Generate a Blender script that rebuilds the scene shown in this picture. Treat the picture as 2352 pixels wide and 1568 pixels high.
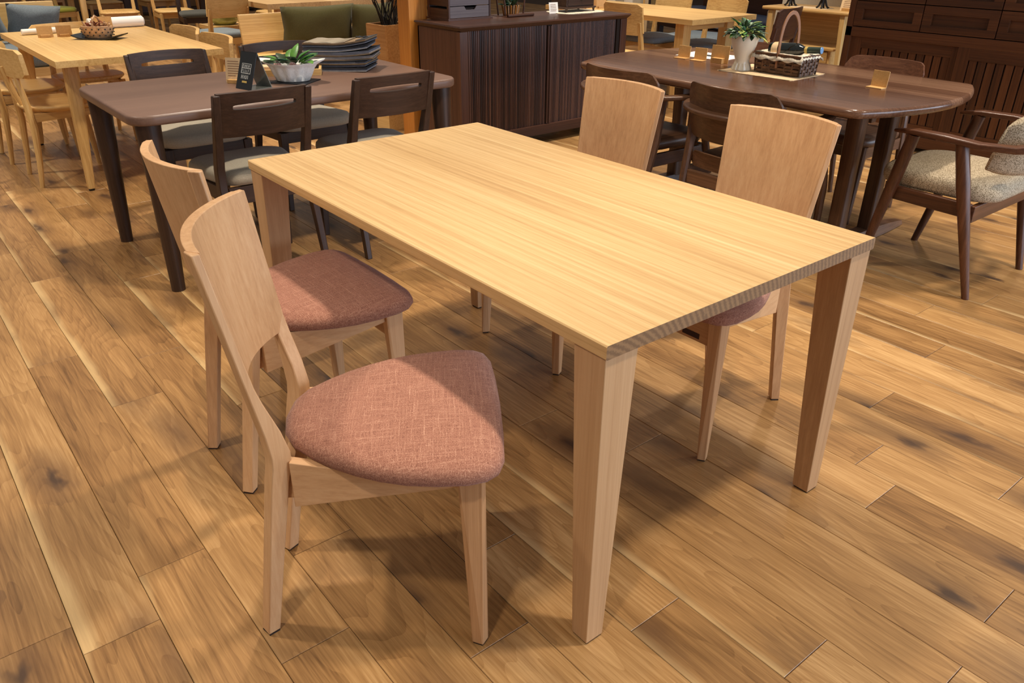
import bpy, bmesh, math, random
from mathutils import Vector, Matrix
from math import pi, sin, cos, radians as R_

for o in list(bpy.data.objects):
    bpy.data.objects.remove(o)
sc = bpy.context.scene
C = sc.collection
random.seed(7)

# ------------------------------------------------------------------ camera
CAM = Vector((2.29584708, -0.84689278, 1.31053177))
YAW, PITCH, ROLL, FPX = 2.46210741, 0.48090306, 0.00602470, 1818.26634
fw = Vector((cos(YAW) * cos(PITCH), sin(YAW) * cos(PITCH), -sin(PITCH)))
rt = Vector((sin(YAW), -cos(YAW), 0))
up = rt.cross(fw)
rt2 = rt * cos(ROLL) + up * sin(ROLL)
up2 = up * cos(ROLL) - rt * sin(ROLL)
cd = bpy.data.cameras.new('camera')
cd.sensor_width = 36
cd.lens = FPX / 2352 * 36
cd.clip_end = 60
cam = bpy.data.objects.new('camera', cd)
C.objects.link(cam)
m = Matrix((rt2, up2, -fw)).transposed().to_4x4()
m.translation = CAM
cam.matrix_world = m
sc.camera = cam

# ------------------------------------------------------------------ light
sc.view_settings.view_transform = 'Standard'
sc.view_settings.look = 'None'
sc.view_settings.gamma = 1
sc.view_settings.use_curve_mapping = False
sc.view_settings.exposure = 0.0
w = bpy.data.worlds.new('World')
sc.world = w
w.use_nodes = True
w.node_tree.nodes['Background'].inputs[0].default_value = (1.0, 0.95, 0.89, 1)
w.node_tree.nodes['Background'].inputs[1].default_value = 0.28


def spot(x, y, e, z=2.75, col=(1.0, 0.90, 0.755), size=88, rad=0.08):
    l = bpy.data.lights.new('ceiling_downlight', 'SPOT')
    l.energy = e
    l.color = col
    l.spot_size = R_(size)
    l.spot_blend = 0.7
    l.shadow_soft_size = rad
    o = bpy.data.objects.new('ceiling_downlight', l)
    C.objects.link(o)
    o.location = (x, y, z)


for gx in (1.9, 0.1, -1.7, -3.6, -5.6, -7.8):
    for gy in (-1.2, 0.75, 2.7, 4.6):
        spot(gx + 0.12 * sin(gy * 3), gy, 198 * (.7 if gy < -1 else 1) * (.8 if gx > 1.5 else 1))
al = bpy.data.lights.new('shop_window_daylight', 'AREA')
al.shape = 'RECTANGLE'
al.size, al.size_y = 9.0, 2.0
al.energy = 430
al.color = (0.66, 0.80, 1.0)
ao = bpy.data.objects.new('shop_window_daylight', al)
C.objects.link(ao)
ao.location = (5.6, 5.2, 1.5)
ao.rotation_euler = (R_(90), 0, R_(90))

# ------------------------------------------------------------------ materials
def srgb(r, g, b):
    f = lambda c: (c / 255 / 12.92) if c / 255 <= 0.04045 else ((c / 255 + 0.055) / 1.055) ** 2.4
    return (f(r), f(g), f(b), 1)


class NT:
    def __init__(s, name):
        s.m = bpy.data.materials.new(name)
        s.m.use_nodes = True
        s.t = s.m.node_tree
        s.n = s.t.nodes
        s.b = s.n['Principled BSDF']

    def add(s, typ, **kw):
        n = s.n.new(typ)
        for k, v in kw.items():
            setattr(n, k, v)
        return n

    def link(s, a, b):
        s.t.links.new(a, b)

    def val(s, sock, v):
        if hasattr(v, 'is_linked') or hasattr(v, 'links'):
            s.link(v, sock)
        else:
            sock.default_value = v

    def math(s, op, a, b=0.0, c=None, clamp=False):
        n = s.add('ShaderNodeMath', operation=op, use_clamp=clamp)
        s.val(n.inputs[0], a)
        s.val(n.inputs[1], b)
        if c is not None:
            s.val(n.inputs[2], c)
        return n.outputs[0]

    def mapping(s, vec, scale, loc=None):
        n = s.add('ShaderNodeMapping')
        s.link(vec, n.inputs[0])
        n.inputs['Scale'].default_value = scale
        if loc is not None:
            s.val(n.inputs['Location'], loc)
        return n.outputs[0]

    def noise(s, vec, scale=1, detail=4, rough=.55, dist=0):
        n = s.add('ShaderNodeTexNoise')
        s.link(vec, n.inputs['Vector'])
        n.inputs['Scale'].default_value = scale
        n.inputs['Detail'].default_value = detail
        n.inputs['Roughness'].default_value = rough
        n.inputs['Distortion'].default_value = dist
        return n.outputs['Fac']

    def ramp(s, fac, stops):
        n = s.add('ShaderNodeValToRGB')
        s.link(fac, n.inputs[0])
        e = n.color_ramp.elements
        while len(e) < len(stops):
            e.new(0.5)
        for i, (p, c) in enumerate(stops):
            e[i].position = p
            e[i].color = c if len(c) == 4 else (*c, 1)
        return n.outputs[0]

    def mix(s, fac, a, b, mode='MIX'):
        n = s.add('ShaderNodeMix', data_type='RGBA', blend_type=mode)
        s.val(n.inputs['Factor'], fac)
        s.val(n.inputs['A'], a)
        s.val(n.inputs['B'], b)
        return n.outputs['Result']

    def bump(s, h, strength=.2, dist=.002):
        n = s.add('ShaderNodeBump')
        n.inputs['Strength'].default_value = strength
        n.inputs['Distance'].default_value = dist
        s.link(h, n.inputs['Height'])
        s.link(n.outputs[0], s.b.inputs['Normal'])


def g1(v):
    return (v, v, v, 1)


def wood(name, lo, mid, hi, axis='X', rough=.45, freq=1.0, ring=0.35, var=.25, spec=.4, fa=.34, board=None, island=0):
    """long-grain wood; the grain runs along the given local axis"""
    t = NT(name)
    tc = t.add('ShaderNodeTexCoord').outputs['Object']
    oi = t.add('ShaderNodeObjectInfo').outputs['Random']
    loc = t.add('ShaderNodeCombineXYZ')
    for i, k in enumerate((31.7, 17.3, 23.9)):
        t.link(t.math('MULTIPLY', oi, k), loc.inputs[i])
    add = t.add('ShaderNodeVectorMath', operation='ADD')
    t.link(tc, add.inputs[0])
    t.link(loc.outputs[0], add.inputs[1])
    v = add.outputs[0]
    ax = 'XYZ'.index(axis)
    def sc_(a, c):
        q = [c * freq] * 3
        q[ax] = a * freq
        return q
    broad = t.noise(t.mapping(v, sc_(.35, 6)), 1, 3, .5, .3)
    grain = t.noise(t.mapping(v, sc_(.8, 95)), 1, 4, .65, .1)
    fine = t.noise(t.mapping(v, sc_(14, 420)), 1, 3, .6)
    f = t.math('ADD', t.math('MULTIPLY', broad, .42), t.math('MULTIPLY', grain, ring * 2.2))
    f = t.math('ADD', f, t.math('MULTIPLY', fine, fa))
    f = t.math('ADD', f, t.math('MULTIPLY', t.math('SUBTRACT', oi, .5), var))
    if island:
        isl = t.add('ShaderNodeNewGeometry').outputs['Random Per Island']
        f = t.math('ADD', f, t.math('MULTIPLY', t.math('SUBTRACT', isl, .5), island))
    if board:
        sp = t.add('ShaderNodeSeparateXYZ')
        t.link(tc, sp.inputs[0])
        wn = t.add('ShaderNodeTexWhiteNoise', noise_dimensions='1D')
        t.link(t.math('FLOOR', t.math('DIVIDE', sp.outputs[board[0]], board[1])), wn.inputs['W'])
        f = t.math('ADD', f, t.math('MULTIPLY', t.math('SUBTRACT', wn.outputs['Value'], .5), board[2]))
    off = .21 + ring * 1.1 + fa / 2
    f = t.math('ADD', t.math('SUBTRACT', f, off), .5)
    t.link(t.ramp(f, [(.22, lo), (.5, mid), (.78, hi)]), t.b.inputs['Base Color'])
    t.b.inputs['Roughness'].default_value = rough
    t.b.inputs['Specular IOR Level'].default_value = spec
    t.bump(t.math('ADD', grain, fine), .12, .001)
    return t.m


def plain(name, col, rough=.5, metal=0, spec=.5, noise=0.0, nscale=40, bump=0.0):
    t = NT(name)
    if noise or bump:
        tc = t.add('ShaderNodeTexCoord').outputs['Object']
        n = t.noise(tc, nscale, 4, .6)
        a = tuple(c * (1 - noise) for c in col[:3]) + (1,)
        b = tuple(min(1, c * (1 + noise)) for c in col[:3]) + (1,)
        t.link(t.ramp(n, [(.3, a), (.7, b)]), t.b.inputs['Base Color'])
        if bump:
            t.bump(n, bump, .004)
    else:
        t.b.inputs['Base Color'].default_value = col
    t.b.inputs['Roughness'].default_value = rough
    t.b.inputs['Metallic'].default_value = metal
    t.b.inputs['Specular IOR Level'].default_value = spec
    return t.m


def fabric(name, lo, mid, hi, slub=.5, sc_=1.0, thread=520):
    t = NT(name)
    tc = t.add('ShaderNodeTexCoord').outputs['Object']
    warp = t.noise(t.mapping(tc, (430 * sc_, 14 * sc_, 200)), 1, 3, .7)
    weft = t.noise(t.mapping(tc, (14 * sc_, 430 * sc_, 200)), 1, 3, .7)
    speck = t.noise(tc, thread * sc_, 2, .7)
    mx = t.math('MAXIMUM', warp, weft)
    f = t.math('ADD', t.math('MULTIPLY', mx, slub), t.math('MULTIPLY', speck, .75))
    f = t.math('SUBTRACT', f, .57 * slub + .375 - .5)
    t.link(t.ramp(f, [(.25, lo), (.5, mid), (.78, hi)]), t.b.inputs['Base Color'])
    t.b.inputs['Roughness'].default_value = .95
    t.b.inputs['Specular IOR Level'].default_value = .15
    t.b.inputs['Sheen Weight'].default_value = .15
    t.bump(speck, .35, .002)
    return t.m


def tweed(name, a, b, s=260):
    t = NT(name)
    tc = t.add('ShaderNodeTexCoord').outputs['Object']
    ch = t.add('ShaderNodeTexVoronoi')
    t.link(tc, ch.inputs['Vector'])
    ch.inputs['Scale'].default_value = s
    ch.inputs['Randomness'].default_value = 1.0
    n = t.noise(tc, 60, 3)
    f = t.math('ADD', ch.outputs['Distance'], t.math('MULTIPLY', n, .3))
    t.link(t.ramp(f, [(.35, b), (.75, a)]), t.b.inputs['Base Color'])
    t.b.inputs['Roughness'].default_value = .95
    t.b.inputs['Specular IOR Level'].default_value = .1
    t.bump(ch.outputs['Distance'], .25, .001)
    return t.m


def floor_mat():
    t = NT('floor_oak')
    uv = t.add('ShaderNodeUVMap').outputs[0]
    oi = t.add('ShaderNodeObjectInfo').outputs['Random']
    isl = t.add('ShaderNodeNewGeometry').outputs['Random Per Island']
    rnd = t.math('FRACT', t.math('ADD', oi, isl))
    sep = t.add('ShaderNodeSeparateXYZ')
    t.link(uv, sep.inputs[0])
    u, v = sep.outputs[0], sep.outputs[1]
    com = t.add('ShaderNodeCombineXYZ')
    t.link(t.math('ADD', u, t.math('MULTIPLY', rnd, 61.0)), com.inputs[0])
    t.link(v, com.inputs[1])
    t.link(t.math('MULTIPLY', rnd, 53.0), com.inputs[2])
    p = com.outputs[0]
    r2 = t.math('FRACT', t.math('MULTIPLY', rnd, 7.31))
    r3 = t.math('FRACT', t.math('MULTIPLY', rnd, 19.7))
    # cathedral rings: distorted bands across the plank
    warp = t.noise(t.mapping(p, (1.15, 6.5, 1)), 1, 2, .4)
    bands = t.math('ADD', t.math('MULTIPLY', v, 12.0), t.math('MULTIPLY', warp, 17.0))
    ring = t.math('FRACT', bands)
    ring = t.math('POWER', ring, 2.6)
    fine = t.noise(t.mapping(p, (6, 170, 1)), 1, 4, .65)
    broad = t.noise(t.mapping(p, (1.3, 9, 1)), 1, 3, .5)
    tone = t.math('ADD', t.math('MULTIPLY', broad, .75), t.math('MULTIPLY', fine, .75))
    tone = t.math('SUBTRACT', tone, t.math('MULTIPLY', ring, .12))
    tone = t.math('ADD', tone, t.math('MULTIPLY', t.math('SUBTRACT', rnd, .5), .26))
    tone = t.math('SUBTRACT', tone, .185)
    col = t.ramp(tone, [(.10, srgb(84, 56, 28)), (.36, srgb(132, 94, 54)), (.62, srgb(164, 122, 74)), (.92, srgb(198, 156, 104))])
    # pale sapwood along one edge of some planks
    edge = t.math('ADD', v, t.math('MULTIPLY', t.math('SUBTRACT', t.noise(t.mapping(p, (2.2, 3, 1)), 1, 2), .5), .085))
    lim = t.math('MULTIPLY', t.math('SUBTRACT', r2, .52), .07)
    sap = t.math('MULTIPLY', t.math('SUBTRACT', lim, edge), 45.0, clamp=True)
    col = t.mix(t.math('MULTIPLY', sap, .5), col, srgb(222, 188, 134))
    # smoky stains and knots
    vor = t.add('ShaderNodeTexVoronoi', voronoi_dimensions='2D')
    vm = t.mapping(p, (2.3, 6.2, 1))
    dn = t.noise(t.mapping(p, (7, 16, 1)), 1, 3)
    va = t.add('ShaderNodeVectorMath', operation='ADD')
    cmb = t.add('ShaderNodeCombineXYZ')
    t.link(t.math('MULTIPLY', dn, .55), cmb.inputs[0])
    t.link(t.math('MULTIPLY', dn, .5), cmb.inputs[1])
    t.link(vm, va.inputs[0])
    t.link(cmb.outputs[0], va.inputs[1])
    t.link(va.outputs[0], vor.inputs['Vector'])
    vor.inputs['Scale'].default_value = 1.0
    d = vor.outputs['Distance']
    sc1 = t.add('ShaderNodeSeparateColor')
    t.link(vor.outputs['Color'], sc1.inputs[0])
    on = t.math('GREATER_THAN', sc1.outputs[0], .48)
    smoke = t.math('MULTIPLY', t.math('SUBTRACT', .46, d), 2.4, clamp=True)
    smoke = t.math('MULTIPLY', t.math('MULTIPLY', smoke, on), .70)
    col = t.mix(smoke, col, srgb(92, 64, 42))
    on2 = t.math('GREATER_THAN', sc1.outputs[0], .70)
    knot = t.math('MULTIPLY', t.math('SUBTRACT', .15, d), 9.0, clamp=True)
    knot = t.math('MULTIPLY', t.math('MULTIPLY', knot, on2), .75)
    col = t.mix(knot, col, srgb(58, 42, 34))
    t.link(col, t.b.inputs['Base Color'])
    t.b.inputs['Roughness'].default_value = .36
    t.b.inputs['Specular IOR Level'].default_value = .42
    t.bump(t.math('ADD', fine, ring), .05, .0006)
    return t.m


def endgrain(name, a, b):
    t = NT(name)
    tc = t.add('ShaderNodeTexCoord').outputs['Object']
    oi = t.add('ShaderNodeObjectInfo').outputs['Random']
    wv = t.add('ShaderNodeTexWave', wave_type='RINGS')
    loc = t.add('ShaderNodeCombineXYZ')
    t.link(t.math('MULTIPLY', oi, .3), loc.inputs[1])
    loc.inputs[2].default_value = -.45
    t.link(t.mapping(tc, (0, 1, 1), loc.outputs[0]), wv.inputs['Vector'])
    wv.inputs['Scale'].default_value = 24
    wv.inputs['Distortion'].default_value = 2.5
    wv.inputs['Detail'].default_value = 2
    wv.inputs['Detail Scale'].default_value = 8
    t.link(t.ramp(wv.outputs['Fac'], [(.1, a), (.9, b)]), t.b.inputs['Base Color'])
    t.b.inputs['Roughness'].default_value = .6
    return t.m


O_LO, O_MI, O_HI = srgb(172, 130, 80), srgb(206, 165, 110), srgb(226, 188, 134)
M = {}
for a in 'XYZ':
    M['oak' + a] = wood('light_oak_' + a, O_LO, O_MI, O_HI, a, .42)
    M['coak' + a] = wood('chair_oak_' + a, srgb(168, 122, 82), srgb(200, 154, 110), srgb(218, 176, 132), a, .45, ring=.26, fa=.2)
    M['toak' + a] = wood('honey_oak_' + a, srgb(176, 130, 72), srgb(210, 166, 102), srgb(228, 190, 126), a, .38)
    M['dark' + a] = wood('dark_brown_stained_oak_' + a, srgb(38, 24, 16), srgb(58, 38, 26), srgb(76, 52, 38), a, .40, var=.12)
    M['wal' + a] = wood('walnut_' + a, srgb(56, 35, 22), srgb(86, 57, 38), srgb(114, 80, 56), a, .34, var=.2)
    M['sid' + a] = wood('dark_walnut_' + a, srgb(46, 26, 18), srgb(74, 44, 30), srgb(98, 62, 44), a, .40)
    M['tan' + a] = wood('red_brown_chest_wood_' + a, srgb(50, 26, 12), srgb(80, 44, 21), srgb(104, 61, 32), a, .45)
    M['pin' + a] = wood('orange_pine_' + a, srgb(146, 82, 26), srgb(184, 114, 42), srgb(206, 138, 62), a, .45)
    M['red' + a] = wood('reddish_teak_' + a, srgb(56, 31, 18), srgb(86, 51, 32), srgb(116, 74, 50), a, .32)
M['pltX'] = wood('planter_wood', srgb(136, 88, 44), srgb(168, 116, 64), srgb(190, 140, 84), 'X', .5)
M['dtop'] = wood('dark_table_top', srgb(90, 65, 53), srgb(111, 83, 68), srgb(130, 99, 82), 'Y', .38, ring=.2, var=.05)  # paler than the dark wood: light reflected off the top put into the colour
M['wtop'] = wood('walnut_table_top', srgb(70, 44, 30), srgb(99, 66, 47), srgb(138, 102, 78), 'X', .20, ring=.32, var=.1, board=(1, .115, .34))
M['tamb'] = wood('tambour_walnut', srgb(44, 28, 24), srgb(72, 46, 38), srgb(104, 72, 58), 'Z', .40, island=.55)
M['topo'] = wood('oak_table_top', srgb(176, 134, 84), srgb(208, 168, 114), srgb(226, 190, 138), 'X', .40, ring=.42, var=.10)
M['legw'] = wood('oak_table_leg', srgb(158, 116, 78), srgb(188, 146, 104), srgb(206, 166, 124), 'Z', .45, ring=.26, fa=.2, var=.1)  # darker than the top: the legs' weaker light is put into their colour
M['end'] = endgrain('oak_end_grain', srgb(116, 84, 52), srgb(142, 106, 68))
M['floor'] = floor_mat()
M['sub'] = plain('dark_joint', srgb(58, 38, 22), .9)
M['terra'] = fabric('terracotta_woven_fabric', srgb(112, 70, 56), srgb(156, 106, 86), srgb(204, 160, 134), .8)
M['grey'] = fabric('warm_grey_fabric', srgb(138, 127, 108), srgb(170, 158, 138), srgb(194, 182, 162), .3)
M['blue'] = fabric('blue_grey_fabric', srgb(88, 94, 98), srgb(118, 126, 130), srgb(148, 156, 160), .4, .5)
M['char'] = fabric('charcoal_fabric', srgb(52, 50, 44), srgb(76, 74, 66), srgb(100, 96, 86), .3)
M['olive'] = fabric('olive_green_fabric', srgb(58, 52, 26), srgb(78, 72, 40), srgb(102, 94, 58), .3)
M['lime'] = fabric('lime_green_fabric', srgb(104, 102, 32), srgb(136, 134, 48), srgb(160, 156, 70), .3)
M['tweed'] = tweed('beige_tweed', srgb(190, 172, 146), srgb(104, 88, 64))
M['white'] = plain('white_cloth', srgb(225, 215, 200), .8, noise=.04, nscale=30)
M['ceram'] = plain('white_glazed_ceramic', srgb(214, 206, 192), .22, noise=.06, nscale=55, bump=.25)
M['bowl'] = plain('white_glazed_bowl', srgb(242, 238, 230), .22, noise=.07, nscale=120, bump=.4)
M['vase'] = plain('cream_ceramic', srgb(236, 220, 194), .22)
M['black'] = plain('black_plastic', srgb(22, 22, 24), .35)
M['slate'] = plain('black_slate', srgb(30, 31, 36), .5)
M['grid'] = plain('sign_white_print', srgb(220, 220, 215), .5)
M['gold'] = plain('sign_gold_print', srgb(200, 168, 90), .45)
M['teal'] = plain('sign_teal_print', srgb(110, 180, 190), .45)
M['clear'] = plain('clear_acrylic', srgb(120, 122, 114), .12, spec=.7)
M['card'] = wood('card_stand_wood', srgb(170, 122, 66), srgb(200, 152, 90), srgb(220, 176, 112), 'Y', .5, ring=.15)
M['paper'] = plain('cream_paper', srgb(226, 192, 146), .8)
M['wpaper'] = plain('white_paper', srgb(236, 228, 218), .8)
M['ink'] = plain('brown_ink', srgb(150, 112, 80), .8)
M['leaf'] = plain('green_leaf', srgb(78, 124, 44), .45, noise=.35, nscale=25)
M['leaf2'] = plain('blue_green_leaf', srgb(58, 104, 78), .5, noise=.25, nscale=25)
M['sage'] = plain('pale_sage_leaf', srgb(150, 168, 140), .6, noise=.25, nscale=25)
M['dleaf'] = plain('dark_green_leaf', srgb(40, 60, 26), .55, noise=.3, nscale=25)
M['yleaf'] = plain('yellow_green_leaf', srgb(176, 180, 90), .55, noise=.2, nscale=25)
M['pink'] = plain('pink_petal', srgb(214, 168, 160), .7)
M['twig'] = plain('dark_twig', srgb(34, 26, 18), .8)
M['wick'] = plain('dark_wicker', srgb(98, 64, 36), .5, noise=.45, nscale=60)
M['hoop'] = plain('copper_brown_cane', srgb(150, 100, 64), .35)
M['wickp'] = plain('pale_wicker', srgb(190, 146, 104), .6, noise=.3, nscale=60)
M['glass'] = plain('dark_bottle_glass', srgb(14, 18, 14), .08, spec=.8)
M['foil'] = plain('green_bottle_foil', srgb(60, 74, 62), .35, metal=.4)
M['foilb'] = plain('blue_bottle_cap', srgb(130, 170, 210), .3, metal=.3)
M['lace'] = plain('cream_lace', srgb(224, 208, 182), .9, noise=.3, nscale=90, bump=.4)
M['linen'] = plain('cream_linen', srgb(224, 190, 146), .9, noise=.06, nscale=80)
M['tag'] = plain('dark_red_label', srgb(46, 12, 16), .5)
M['foot'] = plain('dark_felt', srgb(36, 22, 14), .9)
M['navy'] = plain('navy_blue_panel', srgb(62, 72, 100), .6)
M['strip'] = plain('white_strip', srgb(190, 196, 206), .5)
M['wall'] = plain('warm_plaster', srgb(150, 112, 76), .9, noise=.05, nscale=8)
M['rust'] = plain('rust_red_cloth', srgb(134, 66, 40), .9, noise=.2, nscale=20)
M['grayw'] = wood('grey_stained_wood', srgb(66, 56, 58), srgb(88, 76, 78), srgb(106, 94, 94), 'Y', .55)
M['iron'] = plain('black_iron', srgb(26, 20, 18), .5)
M['book1'] = plain('taupe_fabric_swatch', srgb(128, 104, 76), .9, noise=.15)
M['book2'] = plain('grey_fabric_swatch', srgb(150, 140, 134), .9, noise=.15)
M['book3'] = plain('blue_grey_fabric_swatch', srgb(96, 98, 108), .9, noise=.15)
M['book4'] = plain('charcoal_fabric_swatch', srgb(60, 56, 56), .9, noise=.2)
M['sleeve'] = plain('glossy_clear_sleeve', srgb(206, 192, 170), .08, spec=.8)
M['gglass'] = plain('green_glass', srgb(150, 156, 90), .12, spec=.8, noise=.3, nscale=14, bump=.3)

# ------------------------------------------------------------------ mesh helpers
class MB:
    def __init__(s):
        s.v = []
        s.f = []
        s.mi = []

    def _add(s, vs, fs, mi=0):
        b = len(s.v)
        s.v += [tuple(q) for q in vs]
        s.f += [tuple(b + i for i in f) for f in fs]
        s.mi += [mi] * len(fs)
        return s

    def hexa(s, p, mi=0):
        return s._add(p, [(0, 3, 2, 1), (4, 5, 6, 7), (0, 1, 5, 4), (1, 2, 6, 5), (2, 3, 7, 6), (3, 0, 4, 7)], mi)

    def box(s, x0, x1, y0, y1, z0, z1, mi=0):
        return s.hexa([(x0, y0, z0), (x1, y0, z0), (x1, y1, z0), (x0, y1, z0), (x0, y0, z1), (x1, y0, z1), (x1, y1, z1), (x0, y1, z1)], mi)

    def loft(s, rings, cap=True, closed=True, mi=0):
        n = len(rings[0])
        vs = [q for r in rings for q in r]
        fs = []
        for i in range(len(rings) - 1):
            for j in range(n if closed else n - 1):
                k = (j + 1) % n
                fs.append((i * n + j, i * n + k, (i + 1) * n + k, (i + 1) * n + j))
        if cap:
            fs.append(tuple(reversed(range(n))))
            fs.append(tuple((len(rings) - 1) * n + j for j in range(n)))
        return s._add(vs, fs, mi)

    def prism(s, outline, z0, z1, mi=0):
        return s.loft([[(x, y, z0) for x, y in outline], [(x, y, z1) for x, y in outline]], mi=mi)

    def rounded(s, outline, z0, z1, r, k=4, mi=0):
        """slab with rounded edge all round"""
        n = len(outline)
        nx = []
        for i in range(n):
            a = Vector(outline[i - 1]); b = Vector(outline[(i + 1) % n])
            d = (b - a)
            nn = Vector((d.y, -d.x))
            if nn.length > 0:
                nn.normalize()
            nx.append(nn)
        rings = []
        for j in range(k + 1):
            t = pi / 2 * j / k
            ins, z = r * (1 - sin(t)), z0 + r * (1 - cos(t))
            rings.append([(outline[i][0] - nx[i].x * ins, outline[i][1] - nx[i].y * ins, z) for i in range(n)])
        for j in range(k + 1):
            t = pi / 2 * j / k
            ins, z = r * (1 - cos(t)), z1 - r * (1 - sin(t))
            rings.append([(outline[i][0] - nx[i].x * ins, outline[i][1] - nx[i].y * ins, z) for i in range(n)])
        return s.loft(rings, mi=mi)

    def tube(s, path, rad, n=10, sx=1.0, mi=0, upv=(0, 0, 1)):
        rings = []
        P = [Vector(q) for q in path]
        if not hasattr(rad, '__len__'):
            rad = [rad] * len(P)
        for i, q in enumerate(P):
            d = (P[min(i + 1, len(P) - 1)] - P[max(i - 1, 0)]).normalized()
            u = Vector(upv)
            if abs(d.dot(u)) > .95:
                u = Vector((1, 0, 0))
            a = d.cross(u).normalized()
            b = a.cross(d).normalized()
            rings.append([q + a * (rad[i] * sx * cos(2 * pi * k / n)) + b * (rad[i] * sin(2 * pi * k / n)) for k in range(n)])
        return s.loft(rings, mi=mi)

    def bar(s, path, wd, ht, mi=0, upv=(0, 0, 1)):
        """rectangular section swept along a path"""
        rings = []
        P = [Vector(q) for q in path]
        wd = wd if hasattr(wd, '__len__') else [wd] * len(P)
        ht = ht if hasattr(ht, '__len__') else [ht] * len(P)
        for i, q in enumerate(P):
            d = (P[min(i + 1, len(P) - 1)] - P[max(i - 1, 0)]).normalized()
            u = Vector(upv)
            if abs(d.dot(u)) > .97:
                u = Vector((1, 0, 0))
            a = d.cross(u).normalized()
            b = a.cross(d).normalized()
            x, y = a * wd[i] / 2, b * ht[i] / 2
            rings.append([q - x - y, q + x - y, q + x + y, q - x + y])
        return s.loft(rings, mi=mi)

    def lathe(s, prof, n=20, c=(0, 0, 0), mi=0):
        return s.loft([[(c[0] + r * cos(2 * pi * k / n), c[1] + r * sin(2 * pi * k / n), c[2] + z) for k in range(n)] for r, z in prof], mi=mi)

    def xf(s, mat):
        s.v = [tuple(mat @ Vector(q)) for q in s.v]
        return s

    def build(s, name, mat, parent=None, smooth=35, bevel=0, subsurf=0):
        me = bpy.data.meshes.new(name)
        me.from_pydata(s.v, [], s.f)
        mats = mat if isinstance(mat, (list, tuple)) else [mat]
        for q in mats:
            me.materials.append(M[q] if isinstance(q, str) else q)
        if any(s.mi):
            me.polygons.foreach_set('material_index', s.mi)
        bm = bmesh.new()
        bm.from_mesh(me)
        bmesh.ops.recalc_face_normals(bm, faces=bm.faces)
        if smooth:
            lim = R_(smooth)
            for f in bm.faces:
                f.smooth = True
            for e in bm.edges:
                e.smooth = not (len(e.link_faces) == 2 and e.calc_face_angle(0) > lim)
        bm.to_mesh(me)
        bm.free()
        o = bpy.data.objects.new(name, me)
        C.objects.link(o)
        if parent is not None:
            o.parent = parent
        if bevel:
            b = o.modifiers.new('bevel', 'BEVEL')
            b.width = bevel
            b.segments = 2
            b.limit_method = 'ANGLE'
            b.angle_limit = R_(40)
        if subsurf:
            q = o.modifiers.new('sub', 'SUBSURF')
            q.levels = q.render_levels = subsurf
        return o


def tag(o, label, cat, group=None):
    o['label'] = label
    o['category'] = cat
    if group:
        o['group'] = group
    return o


def thing(name, label, cat, loc=(0, 0, 0), rz=0, group=None):
    o = bpy.data.objects.new(name, None)
    C.objects.link(o)
    o.empty_display_size = .1
    o.location = loc
    o.rotation_euler = (0, 0, rz)
    return tag(o, label, cat, group)


def dup(root, loc, rz, label, group=None):
    r = root.copy()
    C.objects.link(r)
    r.location = loc
    r.rotation_euler = (0, 0, rz)
    r['label'] = label
    if group:
        r['group'] = group
    for ch in list(root.children):
        c = ch.copy()
        C.objects.link(c)
        c.parent = r
        for g in ch.children:
            d = g.copy()
            C.objects.link(d)
            d.parent = c
    return r


def struct(o):
    o['kind'] = 'structure'
    return o


def rrect(x0, x1, y0, y1, r, k=5):
    pts = []
    for cx, cy, a0 in ((x1 - r, y1 - r, 0), (x0 + r, y1 - r, 90), (x0 + r, y0 + r, 180), (x1 - r, y0 + r, 270)):
        for i in range(k + 1):
            a = R_(a0 + 90 * i / k)
            pts.append((cx + r * cos(a), cy + r * sin(a)))
    return pts


def lerp(a, b, t):
    return a + (b - a) * t


def interp(tab, z):
    """tab: list of (z, tuple) sorted"""
    if z <= tab[0][0]:
        return tab[0][1]
    for (z0, a), (z1, b) in zip(tab, tab[1:]):
        if z <= z1:
            t = (z - z0) / (z1 - z0)
            return tuple(lerp(p, q, t) for p, q in zip(a, b))
    return tab[-1][1]

# ------------------------------------------------------------------ floor
PW, PL, GAP = 0.1525, 1.2225, 0.0012
FLOOR = struct(MB().box(-16, 6, -6, 14, -.06, -.0095).build('floor', 'sub', smooth=0))
JOINT = {-5: .875, -4: .718, -3: 1.146, -2: .873, -1: 1.371, 0: 1.138, 1: 1.525, 2: 1.795, 3: .78, 4: 1.069, 5: 1.979,
         6: 1.62, 7: 1.503, 8: 1.817, 9: 1.373, 10: 2.05, 11: 1.72, 12: 1.32, 13: .86, 14: 1.13, 15: 1.60, 16: 1.245}


def plank_mesh(name, rects):
    vs, fs, uvs = [], [], []
    for (x0, y0) in rects:
        a, b, c, d = x0 + GAP / 2, x0 + PL - GAP / 2, y0 + GAP / 2, y0 + PW - GAP / 2
        e = .0011
        k = len(vs)
        vs += [(a, c, -.0095), (b, c, -.0095), (b, d, -.0095), (a, d, -.0095),
               (a, c, -e), (b, c, -e), (b, d, -e), (a, d, -e),
               (a + e, c + e, 0), (b - e, c + e, 0), (b - e, d - e, 0), (a + e, d - e, 0)]
        for q in ((0, 1, 5, 4), (1, 2, 6, 5), (2, 3, 7, 6), (3, 0, 4, 7), (4, 5, 9, 8), (5, 6, 10, 9), (6, 7, 11, 10), (7, 4, 8, 11), (8, 9, 10, 11)):
            fs.append(tuple(k + i for i in q))
        uvs += [(vx - x0, vy - y0) for vx, vy, _ in vs[k:]]
    me = bpy.data.meshes.new(name)
    me.from_pydata(vs, [], fs)
    me.materials.append(M['floor'])
    ul = me.uv_layers.new(name='UVMap')
    for l in me.loops:
        ul.data[l.index].uv = uvs[l.vertex_index]
    return me


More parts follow.
